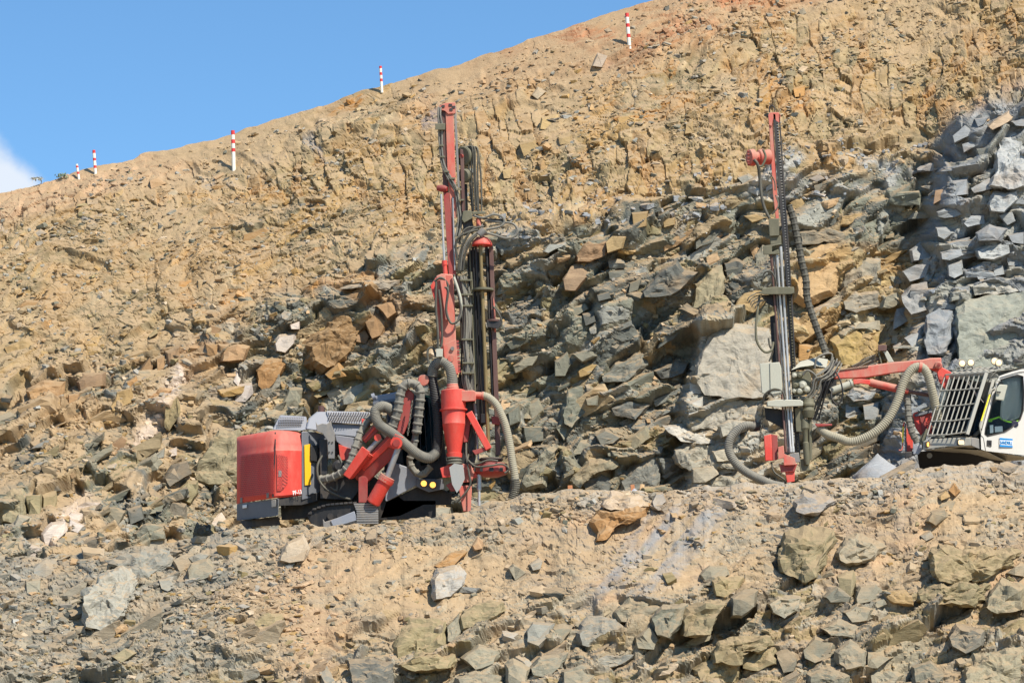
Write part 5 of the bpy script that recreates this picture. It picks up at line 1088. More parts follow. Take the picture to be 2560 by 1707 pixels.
L.prism('lower_guide', [(1178,760),(1190,756),(1196,960),(1184,962)], .1, .3, 'olive', mast); L.tube('drain_pipe', [T3(180,1010,-.35), T3(230,1150,-.35), T3(270,1300,-.35), T3(275,1450,-.3), T3(240,1568,-.3)], 3.6, 'pale', mast)
L.prism('feed_beam_foot', [(1146,936),(1184,936),(1190,1130),(1180,1222),(1158,1222),(1150,1100)], .05, .4, 'dark', mast)
# foot of the mast
L.prism('mast_foot', [(1146,1214),(1180,1212),(1177,1276),(1158,1278),(1150,1240)], -.15, .2, 'red_dusty', mast, .015); L.prism('foot_plate', [(1168,1216),(1179,1214),(1177,1278),(1168,1278)], -.2, -.1, 'red_dusty', mast); L.lathe('drill_rod', (1198, 1186, -.1), (1198, 1264, -.1), [(0, 6), (.5, 6), (.52, 3.6), (1, 3.6)], 'steel', mast)
car = L.lathe('rod_carousel', (1228, 1156, 0), (1228, 1192, 0), [(0, 26), (.1, 40), (.3, 42), (.7, 42), (.85, 36), (1, 20)], 'red_dark', None, 28); L.lathe('carousel_plate', (1228, 1145, 0), (1228, 1152, 0), [(0, 28), (.5, 31), (1, 28)], 'dark', car, 24)
for a in range(10):
    q = a * math.pi / 5 + .3; xx, dd = 1228 + 41 * math.cos(q), -.41 * math.sin(q)
    if dd < .1: L.prism('pocket', [(xx - 5, 1168), (xx + 5, 1168), (xx + 5, 1178), (xx - 5, 1178)], dd - .03, dd + .05, 'dark', car, .004)
L.prism('foot_housing', [(1148,1158),(1176,1160),(1186,1180),(1180,1204),(1156,1206),(1150,1180)], -.2, .2, 'red_dusty'); L.prism('foot_housing', [(1176,1170),(1200,1168),(1206,1190),(1180,1196)], -.1, .15, 'red')
for pts in ([(1150,1030,.1),(1164,1090,.0),(1166,1140,-.2),(1172,1180,-.3),(1176,1210,-.3),(1160,1236,-.3),(1140,1256,-.25)], [(1170,1150,-.3),(1190,1166,-.4),(1225,1164,-.5),(1255,1160,-.45),(1272,1172,-.4),(1262,1182,-.4)], [(1176,1120,.1),(1170,1150,-.1),(1190,1160,-.35),(1220,1150,-.4),(1245,1152,-.4)], [(1186,1000,.1),(1182,1060,.0),(1190,1100,.0),(1180,1140,.0)], [(1174,1040,.1),(1178,1080,0),(1170,1110,0),(1176,1140,0)]): L.tube('oil_hose', pts, 2.6, 'cable', None, 7)
L.cyl('guide_cylinder', (1186, 1008, .0), (1190, 1040, .0), 4.5, 'plate'); L.cyl('piston_rod', (1190, 1040, 0), (1196, 1150, 0), 2.6, 'chrome')
L.prism('dark_gap_backing', [(1168,640),(1180,622),(1200,622),(1206,760),(1216,1060),(1196,1070),(1180,900)], .28, .4, 'black', mast)  # dark backing sheets added behind the rods to paint the shaded gaps
L.prism('dark_gap_backing', [(1212,620),(1224,622),(1232,800),(1222,800)], .28, .36, 'dark', mast)
# ------------------------------------------------------------------ second rig with white cab
A = lambda x, y, d=0: (1780 + x * .3189, 240 + y * .3189, d)
Bq = lambda x, y, d=0: (1780 + x * .3445, 700 + y * .3445, d)
C = lambda x, y, d=0: (2080 + x * .2168, 860 + y * .2168, d)
E = lambda x, y, d=0: (2300 + x * .1913, 880 + y * .1913, d)
Rg = Rig('drill_rig', 'crawler drill rig with olive mast and white caged cab at right', 'drill rig', 2250, 1205, 75.6)
mm = Rg.prism('feed_beam', [A(488,150), A(512,150), A(590,1100), A(640,2000), Bq(640,1300), Bq(610,1300), A(560,1200), A(515,700)], .0, .35, 'dark', None, .01)
Rg.prism('beam_face', [A(440,145), A(478,135), A(486,300), A(520,900), A(526,970), A(500,970), A(476,760), A(462,480), A(450,300)], -.02, .25, 'red_dusty', mm, .012)
Rg.prism('beam_edge', [A(478,140), A(498,142), A(540,700), A(580,1200), A(600,1490), A(584,1490), A(560,1200), A(512,640)], -.06, .0, 'dark', mm, .006)
Rg.prism('beam_edge', [A(522,140), A(532,145), A(570,700), A(606,1200), A(622,1490), A(612,1490), A(592,1200), A(552,640)], -.06, .1, 'dark', mm, .006)
Rg.prism('beam_edge', [Bq(570,100), Bq(582,100), Bq(606,580), Bq(640,1250), Bq(628,1250), Bq(596,580)], -.06, .1, 'dark', mm, .006)
ch = [[A(505 + t * 92, 200 + t * 1290), A(520 + t * 92, 200 + t * 1290), A(520.5 + t * 92, 210 + t * 1290), A(505.5 + t * 92, 210 + t * 1290)] for t in np.linspace(0, 1, 60)]
Rg.boxes('feed_chain', ch, -.05, .0, 'plate', mm); Rg.boxes('feed_chain', [[Bq(556 + t * 70, 110 + t * 1180), Bq(570 + t * 70, 110 + t * 1180), Bq(570.5 + t * 70, 119 + t * 1180), Bq(556.5 + t * 70, 119 + t * 1180)] for t in np.linspace(0, 1, 56)], -.05, .0, 'olive', mm)
Rg.prism('mast_head', [A(440,150), A(452,132), A(520,128), A(536,150), A(534,215), A(505,200), A(480,180), A(470,240), A(446,230)], -.06, .2, 'red_dusty', mm); Rg.tube('mast_hook', [A(452,130,0), A(450,90,0), A(470,75,0), A(490,95,0), A(492,125,0)], 1.6, 'dark', mm)
mo = Rg.lathe('feed_motor', A(285,485,-.1), A(448,480,.1), [(0, 17), (.04, 21), (.25, 22), (.28, 15), (.45, 14), (.5, 19), (.7, 22), (.75, 17), (.95, 20), (1, 20)], 'red_dusty', mm, 24)
for a in range(12): q = a * math.pi / 6; c_ = A(287, 485, -.1); Rg.cyl('bolt', (c_[0] + 1.5 + 4 * math.cos(q) * .2, c_[1] + 18 * math.sin(q), c_[2] - .18 * math.cos(q)), (c_[0] - 3, c_[1] + 18 * math.sin(q), c_[2] - .18 * math.cos(q)), 2.2, 'red_dark', mo, 6)
Rg.tube('oil_hose', [A(330,500,-.3), A(360,545,-.3), A(375,650,-.2), A(388,780,-.2), A(412,880,-.2), A(450,960,-.2)], 4, 'cable', mm); Rg.tube('oil_hose', [A(400,420,-.3), A(420,480,-.3), A(390,550,-.3), A(350,540,-.3)], 3, 'olive', mm); Rg.tube('oil_hose', [A(450,600,-.1), A(490,670,-.1), A(495,740,-.1)], 1.6, 'cable', mm); Rg.tube('oil_hose', [A(470,930,-.2), A(520,860,-.2), A(500,780,-.1)], 1.8, 'cable', mm)
Rg.prism('drill_head', [A(445,965), A(525,960), A(528,1095), A(450,1100)], -.3, .1, 'olive', mm); Rg.prism('drill_head', [A(455,1100), A(540,1095), A(545,1160), A(458,1165)], -.22, .1, 'olive', mm)
Rg.prism('head_bracket', [A(400,1175), A(545,1155), A(548,1162), A(470,1180), A(470,1225), A(520,1200), A(530,1240), A(402,1245)], -.35, .0, 'olive', mm)
for i, (x, rr) in enumerate(((462, 3.4), (484, 3.4), (507, 3.8), (537, 4.4))):
    top = A(x, (1235, 1230, 1222, 1182)[i], -.25 + .05 * (i % 2)); bot = Bq(538 + i * 17, 1248, -.25 + .05 * (i % 2))
    Rg.lathe('drill_rod', top, bot, [(0, rr), (.06, rr), (.065, rr * .8), (.97, rr * .8), (.975, rr), (1, rr)], ('rail', 'plate', 'steel', 'steel')[i], mm, 12)
Rg.tube('oil_hose', [A(395,1460,-.3), A(410,1390,-.35), A(460,1375,-.4), A(490,1420,-.4), A(505,1480,-.35)], 2.2, 'cable', mm)
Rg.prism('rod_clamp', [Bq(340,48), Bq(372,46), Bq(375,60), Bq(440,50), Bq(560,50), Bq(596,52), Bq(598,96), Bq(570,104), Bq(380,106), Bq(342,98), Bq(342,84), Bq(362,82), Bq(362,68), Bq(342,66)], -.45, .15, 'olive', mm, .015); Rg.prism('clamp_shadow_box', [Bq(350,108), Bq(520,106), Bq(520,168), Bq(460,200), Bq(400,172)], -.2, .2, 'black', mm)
Rg.bundle('hose_ends', [Bq(350,90,-.2), Bq(310,100,-.3), Bq(270,125,-.3), Bq(256,150,-.25)], [(0, 0, 0), (3, 6, .05), (8, 11, 0), (13, 16, .05), (16, 20, 0)], 1.4, 'hose', mm); Rg.tube('oil_hose', [Bq(345,110,-.2), Bq(330,230,-.25), Bq(318,340,-.25), Bq(328,450,-.25), Bq(380,520,-.25), Bq(430,510,-.25), Bq(445,450,-.2)], 3.2, 'olive', mm); Rg.tube('oil_hose', [Bq(410,420,-.2), Bq(420,480,-.2), Bq(440,520,-.15), Bq(415,590,-.1)], 2.4, 'cable', mm)
Rg.prism('side_dark_strip', [Bq(420,265), Bq(465,250), Bq(500,610), Bq(440,610)], .0, .25, 'black', mm); Rg.prism('valve_box', [Bq(345,605), Bq(490,595), Bq(503,640), Bq(512,826), Bq(440,846), Bq(360,820)], -.5, .05, 'pale', mm, .02); Rg.prism('valve_box_door', [Bq(420,600), Bq(490,598), Bq(500,640), Bq(505,815), Bq(424,832)], -.53, -.49, 'pale', mm, .01)  # first prism is a plain black strip left of the feed beam
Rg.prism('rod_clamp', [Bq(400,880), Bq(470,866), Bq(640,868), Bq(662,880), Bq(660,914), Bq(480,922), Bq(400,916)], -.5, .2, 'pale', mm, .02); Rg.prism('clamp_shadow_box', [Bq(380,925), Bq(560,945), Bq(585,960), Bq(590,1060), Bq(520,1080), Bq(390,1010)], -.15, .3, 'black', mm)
Rg.tube('oil_hose', [Bq(370,900,-.4), Bq(385,830,-.5), Bq(450,790,-.55), Bq(510,810,-.5), Bq(530,860,-.5)], 2.6, 'cable', mm); Rg.tube('oil_hose', [Bq(380,860,-.4), Bq(420,820,-.5), Bq(450,850,-.5)], 3, 'cable', mm); Rg.chain('chain', Bq(370,925,-.3), Bq(350,1150,-.3), 'cable', mm)
# rotary head machinery on the right of the mast
hd = Rg.prism('rotation_unit', [Bq(580,668), Bq(700,655), Bq(720,700), Bq(715,820), Bq(620,850), Bq(585,820)], -.2, .3, 'olive', mm)
for x, y, r_ in ((600,690,6), (640,690,7), (610,760,9), (660,760,10), (690,790,8), (640,800,8), (600,800,6)): Rg.lathe('fitting', Bq(x, y, -.2), Bq(x - 6, y + 4, -.42), [(0, r_), (.3, r_ * 1.1), (.35, r_ * .75), (.9, r_ * .75), (1, r_ * .5)], 'olive' if r_ % 2 else 'pale', hd, 12)
Rg.lathe('gear_motor', Bq(700,860,-.2), Bq(700,1000,-.2), [(0, 13), (.25, 14), (.3, 16), (.4, 16), (.42, 13), (.6, 15), (.62, 17), (.72, 16), (1, 11)], 'olive', mm, 20); Rg.prism('gear_case', [Bq(600,930), Bq(640,920), Bq(670,1000), Bq(660,1100), Bq(610,1100)], -.2, .2, 'olive', mm)
Rg.lathe('jack', Bq(670,1010,-.15), Bq(690,1340,-.15), [(0, 10), (.2, 11), (.25, 7), (.5, 6), (.52, 8), (.9, 8), (1, 6)], 'olive', mm, 14); Rg.lathe('jack', Bq(710,1000,-.1), Bq(715,1300,-.1), [(0, 5), (1, 4)], 'olive', mm, 10)
Rg.prism('canopy_plate', [Bq(572,655,0), Bq(640,590,.2), Bq(760,560,.5), Bq(842,575,.6), Bq(830,640,.1), Bq(740,615,-.1), Bq(640,630,-.2)], -.1, -.06, 'pale', mm)
Rg.bundle('oil_hoses', [Bq(900,580,-.1), Bq(860,660,-.25), Bq(810,700,-.3), Bq(760,720,-.3), Bq(740,800,-.25), Bq(690,850,-.2), Bq(620,860,-.2)], [(-8, -6, 0), (-4, 0, -.05), (0, 5, 0), (4, -3, .05), (9, 3, -.03), (13, 8, .03)], 2.0, 'hose', mm)
Rg.bundle('oil_hoses', [Bq(905,590,-.1), Bq(870,640,-.2), Bq(830,740,-.25), Bq(800,820,-.2), Bq(770,920,-.15), Bq(740,1010,-.1)], [(-6, 0, 0), (-2, 2, -.05), (3, 0, .04), (7, 4, -.02), (11, 0, .05)], 2.1, 'black', mm)
Rg.tube('oil_hose', [Bq(745,640,-.2), Bq(760,570,-.25), Bq(820,535,-.25), Bq(870,540,-.2), Bq(850,620,-.2), Bq(760,690,-.25)], 2.6, 'hose', mm); Rg.tube('oil_hose', [Bq(660,690,-.3), Bq(690,655,-.35), Bq(740,680,-.35), Bq(770,730,-.3)], 2.6, 'hose', mm); Rg.tube('oil_hose', [Bq(895,660,-.3), Bq(935,740,-.4), Bq(948,840,-.4), Bq(910,902,-.4), Bq(870,860,-.4), Bq(868,790,-.3)], 2, 'black', mm)
Rg.tube('wrapped_hose', [A(600,860,.15), A(635,960,.15), A(665,1100,.1), A(700,1290,.1), A(735,1440,.1), Bq(690,130,.1), Bq(735,280,.05), Bq(790,430,0), Bq(830,540,-.1)], 9.5, 'cable', mm, 10, wraps=.17)
Rg.prism('hose_junction', [Bq(820,640), Bq(900,660), Bq(905,760), Bq(860,820), Bq(800,840), Bq(790,760)], -.1, .2, 'black', mm)
# bottom of the mast
Rg.prism('dust_hood', [Bq(375,1130), Bq(430,1115), Bq(440,1310), Bq(385,1312)], -.35, .2, 'red', mm, .02); Rg.prism('dust_hood', [Bq(430,1118), Bq(475,1125), Bq(478,1300), Bq(440,1310)], -.3, .2, 'red_dark', mm, .01)
Rg.prism('rod_jaw', [Bq(480,1210), Bq(520,1200), Bq(525,1260), Bq(600,1290), Bq(610,1340), Bq(520,1345), Bq(520,1290), Bq(480,1300)], -.4, .0, 'red_dusty', mm, .01); Rg.prism('rod_jaw', [Bq(490,1340), Bq(620,1330), Bq(600,1390), Bq(500,1395)], -.3, .1, 'red_dark', mm); Rg.prism('jaw_block', [Bq(560,1258), Bq(630,1250), Bq(640,1320), Bq(590,1325)], -.3, .1, 'plate', mm)
Rg.prism('mast_foot', [Bq(530,1390), Bq(600,1385), Bq(600,1460), Bq(545,1470)], -.25, .1, 'red', mm); Rg.prism('foot_bracket', [Bq(630,1300), Bq(700,1290), Bq(710,1380), Bq(640,1390)], -.1, .2, 'olive', mm); Rg.tube('oil_hose', [Bq(430,1320,-.2), Bq(450,1390,-.25), Bq(500,1430,-.25), Bq(530,1450,-.2)], 2.4, 'cable', mm)
Rg.tube('suction_hose', [Bq(300,1062,-.1), Bq(250,1055,-.2), Bq(190,1085,-.25), Bq(135,1150,-.3), Bq(122,1230,-.3), Bq(165,1320,-.35), Bq(245,1390,-.4), Bq(340,1440,-.5), Bq(430,1480,-.55), Bq(520,1500,-.5)], 11.5, 'hose', mm, 14, rib=.05, sub=10); Rg.lathe('hose_coupling', Bq(285,1062,-.1), Bq(350,1060,.05), [(0, 13), (.5, 13.5), (.6, 11), (1, 11)], 'dark', mm)
Rg.tube('suction_hose', [Bq(770,1070,-.1), Bq(840,1120,-.2), Bq(930,1150,-.25), C(200,1125,-.3), C(330,1100,-.32), C(480,1025,-.35), C(610,910,-.35), C(690,790,-.35), C(760,640,-.35), C(815,470,-.35), C(880,340,-.35), C(960,268,-.35), C(1050,275,-.35), C(1110,370,-.33), C(1145,500,-.3), C(1180,650,-.2), C(1210,800,-.1), C(1225,900,0)], 11.5, 'hose_tan', None, 14, rib=.055, sub=10)
Rg.prism('handle', [Bq(745,1040), Bq(870,1042), Bq(872,1056), Bq(760,1064)], -.3, -.2, 'red_dark', mm); Rg.lathe('hose_clip', C(1000,262,-.35), C(1035,268,-.35), [(0, 13), (1, 13)], 'red_dusty')
# boom
bo = Rg.prism('boom', [C(20,300), C(400,250), C(720,205), C(1040,180), C(1130,160), C(1262,156), C(1260,262), C(1200,292), C(1000,300), C(720,335), C(380,390), C(20,405)], -.12, .3, 'red_dusty', None, .03)
Rg.lathe('boom_pin', C(1227,245,-.12), C(1227,245,-.24), [(0, 10), (.5, 10), (1, 8)], 'red_dusty', bo, 20); Rg.cyl('pin_core', C(1230,245,-.24), C(1230,245,-.28), 4, 'red_dark', bo)
Rg.prism('boom_rib', [C(60,298), C(420,252), C(420,262), C(60,310)], -.15, -.1, 'olive', bo, .004)
Rg.prism('link_plate', [C(1130,292), C(1262,262), C(1380,325), C(1340,420), C(1300,520), C(1230,430), C(1210,330)], .0, .3, 'red', None, .02); Rg.cyl('link_pin', C(1257,390,-.08), C(1257,390,.05), 5, 'red_dusty')
Rg.prism('bracket_leg', [C(590,80), C(640,78), C(715,205), C(650,215)], -.05, .05, 'pale', bo); Rg.prism('bracket_leg', [C(525,85), C(545,85), C(580,225), C(560,225)], .0, .1, 'olive', bo); Rg.rect('bracket_cap', 2195, 862, 2217, 877, -.1, .15, 'rail', bo, .01)
Rg.bundle('oil_hoses', [C(240,270,.2), C(330,225,.15), C(420,175,.1), C(520,140,.1)], [(-3, -3, 0), (0, 1, .05), (3, 5, 0), (6, 9, .05), (9, 13, 0)], 1.6, 'hose', bo)
cy1 = Rg.lathe('boom_cylinder', C(430,440,-.05), C(880,545,-.05), [(0, 9), (.04, 10), (.92, 10), (.93, 7), (1, 7)], 'red_dusty', None, 18); Rg.cyl('piston_rod', C(880,545,-.05), C(1120,590,-.05), 5, 'rail', cy1)
Rg.prism('cylinder_lug', [C(240,405), C(330,400), C(440,410), C(440,470), C(330,455), C(250,465)], -.15, .1, 'red', None, .015); Rg.lathe('tilt_cylinder', C(-20,545,-.1), C(235,450,-.1), [(0, 8), (.2, 9), (.9, 9), (.92, 11), (1, 11)], 'pale', None, 16); Rg.tube('oil_hose', [C(260,490,-.1), C(340,490,-.15), C(440,540,-.15), C(560,540,-.1)], 1.6, 'black')
Rg.prism('boom_web', [C(340,395), C(400,385), C(370,430), C(320,430)], -.05, .1, 'red_dark', bo)
# carrier behind the cab
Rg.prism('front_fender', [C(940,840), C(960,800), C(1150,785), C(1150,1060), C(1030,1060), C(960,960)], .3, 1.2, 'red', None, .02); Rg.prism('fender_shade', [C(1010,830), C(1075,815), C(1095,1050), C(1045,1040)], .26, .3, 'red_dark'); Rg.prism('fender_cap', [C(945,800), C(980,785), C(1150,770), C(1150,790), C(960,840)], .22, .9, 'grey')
Rg.prism('side_post', [C(838,910), C(872,930), C(935,1130), C(930,1235), C(840,1240)], .2, .6, 'red', None, .015); Rg.prism('post_edge', [C(838,905), C(858,915), C(862,1240), C(840,1240)], .15, .25, 'grey')
Rg.tube('handrail', [C(770,1222,.1), C(805,1215,.1), C(815,1130,.1)], 1.7, 'red_dusty'); Rg.tube('handrail', [C(815,1135,.1), C(822,950,.1)], 1.9, 'lemon', straight=True); Rg.tube('handrail', [C(822,955,.1), C(828,920,.1), C(835,900,.12)], 1.9, 'red'); Rg.tube('handrail', [C(820,900,.15), C(800,872,.2), C(690,872,.2)], 1.2, 'black'); Rg.tube('handrail', [C(940,850,.2), C(945,805,.2), C(985,785,.2)], 2, 'red'); Rg.tube('handrail', [C(985,785,.2), C(1140,735,.2)], 1.5, 'olive', straight=True)
Rg.tube('wrapped_hose', [C(870,590,.1), C(875,700,.0), C(885,850,-.05), C(920,1010,-.05), C(985,1130,.0)], 9, 'hose', None, 10, wraps=.14); Rg.prism('boom_post', [C(825,590), C(912,570), C(915,640), C(830,660)], .1, .4, 'dark')
Rg.prism('step_box', [C(840,1240), C(935,1235), C(1040,1150), C(1050,1210), C(1000,1265), C(880,1310), C(840,1325)], -.1, .6, 'dark', None, .02); Rg.prism('step_plate', [C(940,1170), C(1035,1160), C(1040,1220), C(1000,1270), C(935,1270)], -.14, -.08, 'lgrey'); Rg.prism('hose_guide', [C(1010,1080), C(1090,970), C(1105,985), C(1080,1110), C(1050,1190), C(1020,1150)], -.1, .1, 'olive')
# cab: floor, sides, pillars, glass, cage
FL, FR, SR = -.35, -.85, .9          # depths: front left corner, front right corner, far right
cb = Rg.prism('cab_floor', [E(40,1280,FL), E(650,1215,FR), E(800,1278,FR+.02), E(860,1290,-.75), E(1500,1385,.3), E(1500,1400,.35), E(1080,1430,.2), E(700,1330,-.1), E(400,1300,.3)], .05, .5, 'guard', None, .01)
Rg.prism('underbody', [E(-40,1300,.3), E(180,1285,.2), E(420,1300,.1), E(800,1300,-.3), E(1090,1425,-.2), E(930,1560,.2), E(0,1560,.5)], .25, 2.2, 'black'); Rg.cyl('hose_port', E(125,1350,.35), E(125,1350,.25), 7, 'plate', None, 16)
Rg.prism('cab_belly', [E(420,1262,-.5), E(790,1280,-.8), E(870,1296,-.7), E(1130,1425,-.1), E(1060,1440,.1), E(700,1330,-.1)], .1, .4, 'guard', cb)
bump = Rg.prism('bumper', [E(42,1160,FL), E(180,1130,FL-.1), E(660,1112,FR), E(668,1220,FR), E(300,1240,FL-.25), E(36,1275,FL)], -.03, .12, 'guard', cb, .015); Rg.prism('bumper_corner', [E(664,1112,FR), E(770,1128,FR+.1), E(782,1270,FR+.1), E(668,1222,FR)], -.02, .3, 'plate', cb, .015)
for nm, x0, y0, x1, y1, ins, mt in (('headlamp', 484, 1140, 612, 1215, 10, 'lamp'), ('headlamp', 66, 1168, 130, 1245, 8, 'amber')):
    d = float(np.interp(x0, [40, 660], [FL, FR])) - .06
    hl = Rg.prism(nm, [E(x0, y0 + 6, d), E(x0 + 10, y0, d), E(x1, y0, d), E(x1, y1 - 6, d), E(x1 - 10, y1, d), E(x0, y1, d)], -.02, .05, 'dark', bump, .008)
    xa = x0 + 18 if x1 - x0 > 80 else x0 + 24; Rg.prism('lens', [E(xa, y0 + 18, d), E(xa + 10, y0 + 10, d), E(x1 - 12, y0 + 10, d), E(x1 - 14, y1 - 14, d), E(xa + 14, y1 - 8, d), E(xa, y1 - 20, d)], -.05, -.02, mt, hl, .01)
# side door wall with its window opening: built as a ring around the pane
outer = [(1040,310),(1200,255),(1330,222),(1420,215),(1520,220),(1520,1360),(1380,1350),(860,1290),(800,1270),(795,1120),(800,1060),(880,760),(960,480),(1005,380)]
inner = [(1050,362),(1170,325),(1270,298),(1345,318),(1358,520),(1350,760),(1310,880),(1200,985),(1100,1045),(880,1098),(848,1070),(855,1000),(930,720),(1010,450)]
def dside(x): return float(np.interp(x, [790, 870, 1050, 1520], [-.82, -.72, -.5, .25]))
n_ = len(outer); VV = []
for th in (0, .06):
    VV += [Rg.p(E(x, y, dside(x) + th)) for x, y in outer] + [Rg.p(E(x, y, dside(x) + th)) for x, y in inner]
FFc = []
for i in range(n_):
    j = (i + 1) % n_; FFc += [(i, j, n_ + j, n_ + i), (2 * n_ + i, 3 * n_ + i, 3 * n_ + j, 2 * n_ + j), (i, 2 * n_ + i, 2 * n_ + j, j), (n_ + i, n_ + j, 3 * n_ + j, 3 * n_ + i)]
door = Rg.add('cab_side', VV, FFc, 'white', cb, 30)
Rg.tube('window_seal', [E(x, y, dside(x) - .005) for x, y in inner + inner[:1]], 1.7, 'black', door, 6, straight=True)
Rg.prism('window_pane', [E(x, y, dside(x)) for x, y in inner], .03, .04, 'glass', door, 0)
Rg.tube('door_gap', [E(800,1090,dside(800)-.01), E(830,1120,dside(830)-.01), E(858,1290,dside(858)-.01)], .6, 'dark', door, 5, straight=True); Rg.tube('roof_gutter', [E(1045,335,-.53), E(1290,262,-.15), E(1420,258,.1), E(1520,262,.25)], .8, 'dark', door, 5, straight=True)
Rg.prism('door_handle', [E(878,1148,-.71), E(938,1152,-.64), E(936,1232,-.64), E(876,1224,-.71)], -.03, .02, 'dark', door, .006); Rg.prism('handle_grip', [E(905,1160,-.68), E(934,1162,-.645), E(932,1200,-.645), E(904,1196,-.68)], -.05, -.03, 'black', door, .004)
st = Rg.prism('maker_sign', [E(1040,1115,dside(1040)), E(1212,1130,dside(1212)), E(1212,1246,dside(1212)), E(1040,1238,dside(1040))], -.012, .0, 'paper', door, 0)
for ya, yb in ((1118, 1145), (1208, 1236)): Rg.prism('sign_stripe', [E(1042,ya,dside(1042)), E(1211,ya+14,dside(1211)), E(1211,yb+8,dside(1211)), E(1042,yb,dside(1042))], -.02, -.012, 'blue', st, 0)
Rg.text('lettering', 'SANDRILL', E(1048,1198,dside(1048)-.024), E(1208,1208,dside(1208)-.024), 8.2, 'blue', st)
# inside the cab
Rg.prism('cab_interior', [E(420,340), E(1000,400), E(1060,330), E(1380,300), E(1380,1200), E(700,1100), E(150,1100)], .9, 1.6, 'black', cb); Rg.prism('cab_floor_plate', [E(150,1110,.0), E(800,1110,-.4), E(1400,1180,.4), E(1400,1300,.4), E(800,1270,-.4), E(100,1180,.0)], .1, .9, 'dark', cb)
seat = Rg.prism('seat', [E(1180,400), E(1330,420), E(1345,700), E(1300,900), E(1180,900), E(1150,700)], .25, .6, 'dark', cb, .04)
Rg.prism('control_console', [E(880,1010), E(1080,960), E(1150,1060), E(1080,1100), E(860,1100)], -.2, .3, 'dark', cb, .03); Rg.prism('console_paper', [E(976,972,-.42), E(1076,966,-.35), E(1082,1038,-.35), E(980,1046,-.42)], -.02, .0, 'paper', cb, 0); Rg.prism('console_paper', [E(912,955,-.55), E(956,950,-.5), E(958,1052,-.5), E(914,1058,-.55)], -.02, .0, 'paper', cb, 0)
Rg.prism('front_console', [E(200,1000), E(560,960), E(600,1080), E(190,1100)], -.15, .3, 'dark', cb, .03)
# windscreen, pillars and cage
Rg.prism('windscreen', [E(300,330,.15), E(860,300,-.5), E(640,1090,FR+.1), E(130,1110,FL+.05)], .12, .13, 'glass', cb, 0); Rg.prism('corner_window', [E(900,420,-.5), E(1000,370,-.5), E(800,1060,-.78), E(680,1100,-.78), E(760,800,-.7)], .05, .06, 'glass', cb, 0)
Rg.beam('pillar', E(960,360,-.48), E(790,1000,-.78), 8, 7, .0, .06, 'guard', cb); Rg.prism('roof_frame', [E(330,300,.2), E(880,255,-.5), E(1010,290,-.5), E(1040,330,-.48), E(900,350,-.45), E(320,345,.2)], .0, .15, 'guard', cb, .01)
cage = Rg.beam('cage_rail', E(330,296,.0), E(890,262,-.68), 4, 4, -.06, -.01, 'guard', cb, .006); Rg.beam('cage_post', E(870,270,-.68), E(620,1075,FR-.12), 9, 9, -.07, -.02, 'guard', cb, .008)
for i in range(9):
    f_ = i / 8.4; tx_, ty_, td = 332 + 545 * f_, 298 - 32 * f_, -.66 * f_; bx_, by_, bd = 95 + 520 * f_, 1085 - 20 * f_, FL - .12 + (FR - FL) * f_
    Rg.tube('cage_bar', [E(tx_, ty_, td), E(bx_, by_, bd)], 1.75, 'guard', cb, 6, straight=True)
for f_ in (.26, .52, .77, 1.0):
    lx, ly, ld = 332 - 237 * f_, 298 + 787 * f_, (FL - .12) * f_; rx, ry, rd_ = 877 - 262 * f_, 266 + 799 * f_, -.66 + (FR - .12 + .66) * f_
    Rg.tube('cage_bar', [E(lx, ly, ld - .03), E((lx + rx) / 2, (ly + ry) / 2 + 4, (ld + rd_) / 2 - .03), E(rx, ry - 22 * f_, rd_ - .03)], 1.6, 'guard', cb, 6, straight=True)
for i in range(8):
    f_ = i / 7; Rg.tube('roof_bar', [E(345 + 540 * f_, 297 - 30 * f_, -.66 * f_), E(610 + 560 * f_, 215 - 30 * f_, 1.1 - .8 * f_)], 1.5, 'guard', cb, 6, straight=True)
for f_ in (.3, .62, .95): Rg.tube('roof_bar', [E(340 + 275 * f_, 297 - 82 * f_, 1.1 * f_), E(885 + 285 * f_, 266 - 80 * f_, -.66 + .96 * f_)], 1.3, 'guard', cb, 6, straight=True)
Rg.prism('roof', [E(460,330,.6), E(900,270,-.4), E(1200,235,-.2), E(1420,200,.3), E(1420,230,.4), E(1040,320,-.4), E(700,345,.3)], .1, .5, 'guard', cb, .02)
Rg.tube('wiper', [E(600,370,-.35), E(690,490,-.5), E(760,610,-.62)], 1.6, 'plate', cb, 6, straight=True); Rg.tube('wiper', [E(620,350,-.35), E(720,520,-.5), E(830,660,-.66)], 1.2, 'plate', cb, 6, straight=True); Rg.tube('roof_hose', [E(880,400,-.6), E(940,310,-.6), E(1010,250,-.5), E(1100,240,-.4), E(1230,215,-.2)], 1.5, 'cable', cb, 6)
Rg.tube('grab_rail', [E(985,470,-.62), E(930,500,-.68), E(912,560,-.7)], 1.9, 'guard', cb, 7); Rg.tube('grab_rail', [E(912,556,-.7), E(800,900,-.86)], 2.1, 'lemon', cb, 7, straight=True); Rg.tube('grab_rail', [E(800,895,-.86), E(780,965,-.86), E(800,1060,-.84)], 1.9, 'guard', cb, 7)
mir = Rg.prism('mirror', [E(1000,470,-.68), E(1040,420,-.66), E(1146,430,-.6), E(1095,635,-.6), E(985,620,-.68)], -.12, -.02, 'pale', cb, .02); Rg.tube('mirror_arm', [E(1000,440,-.6), E(990,390,-.62), E(1050,375,-.6)], 1.6, 'guard', cb, 6); Rg.prism('mirror_arm', [E(1000,508,-.7), E(1060,515,-.68), E(1050,538,-.68), E(1002,530,-.7)], -.16, -.12, 'dark', cb)
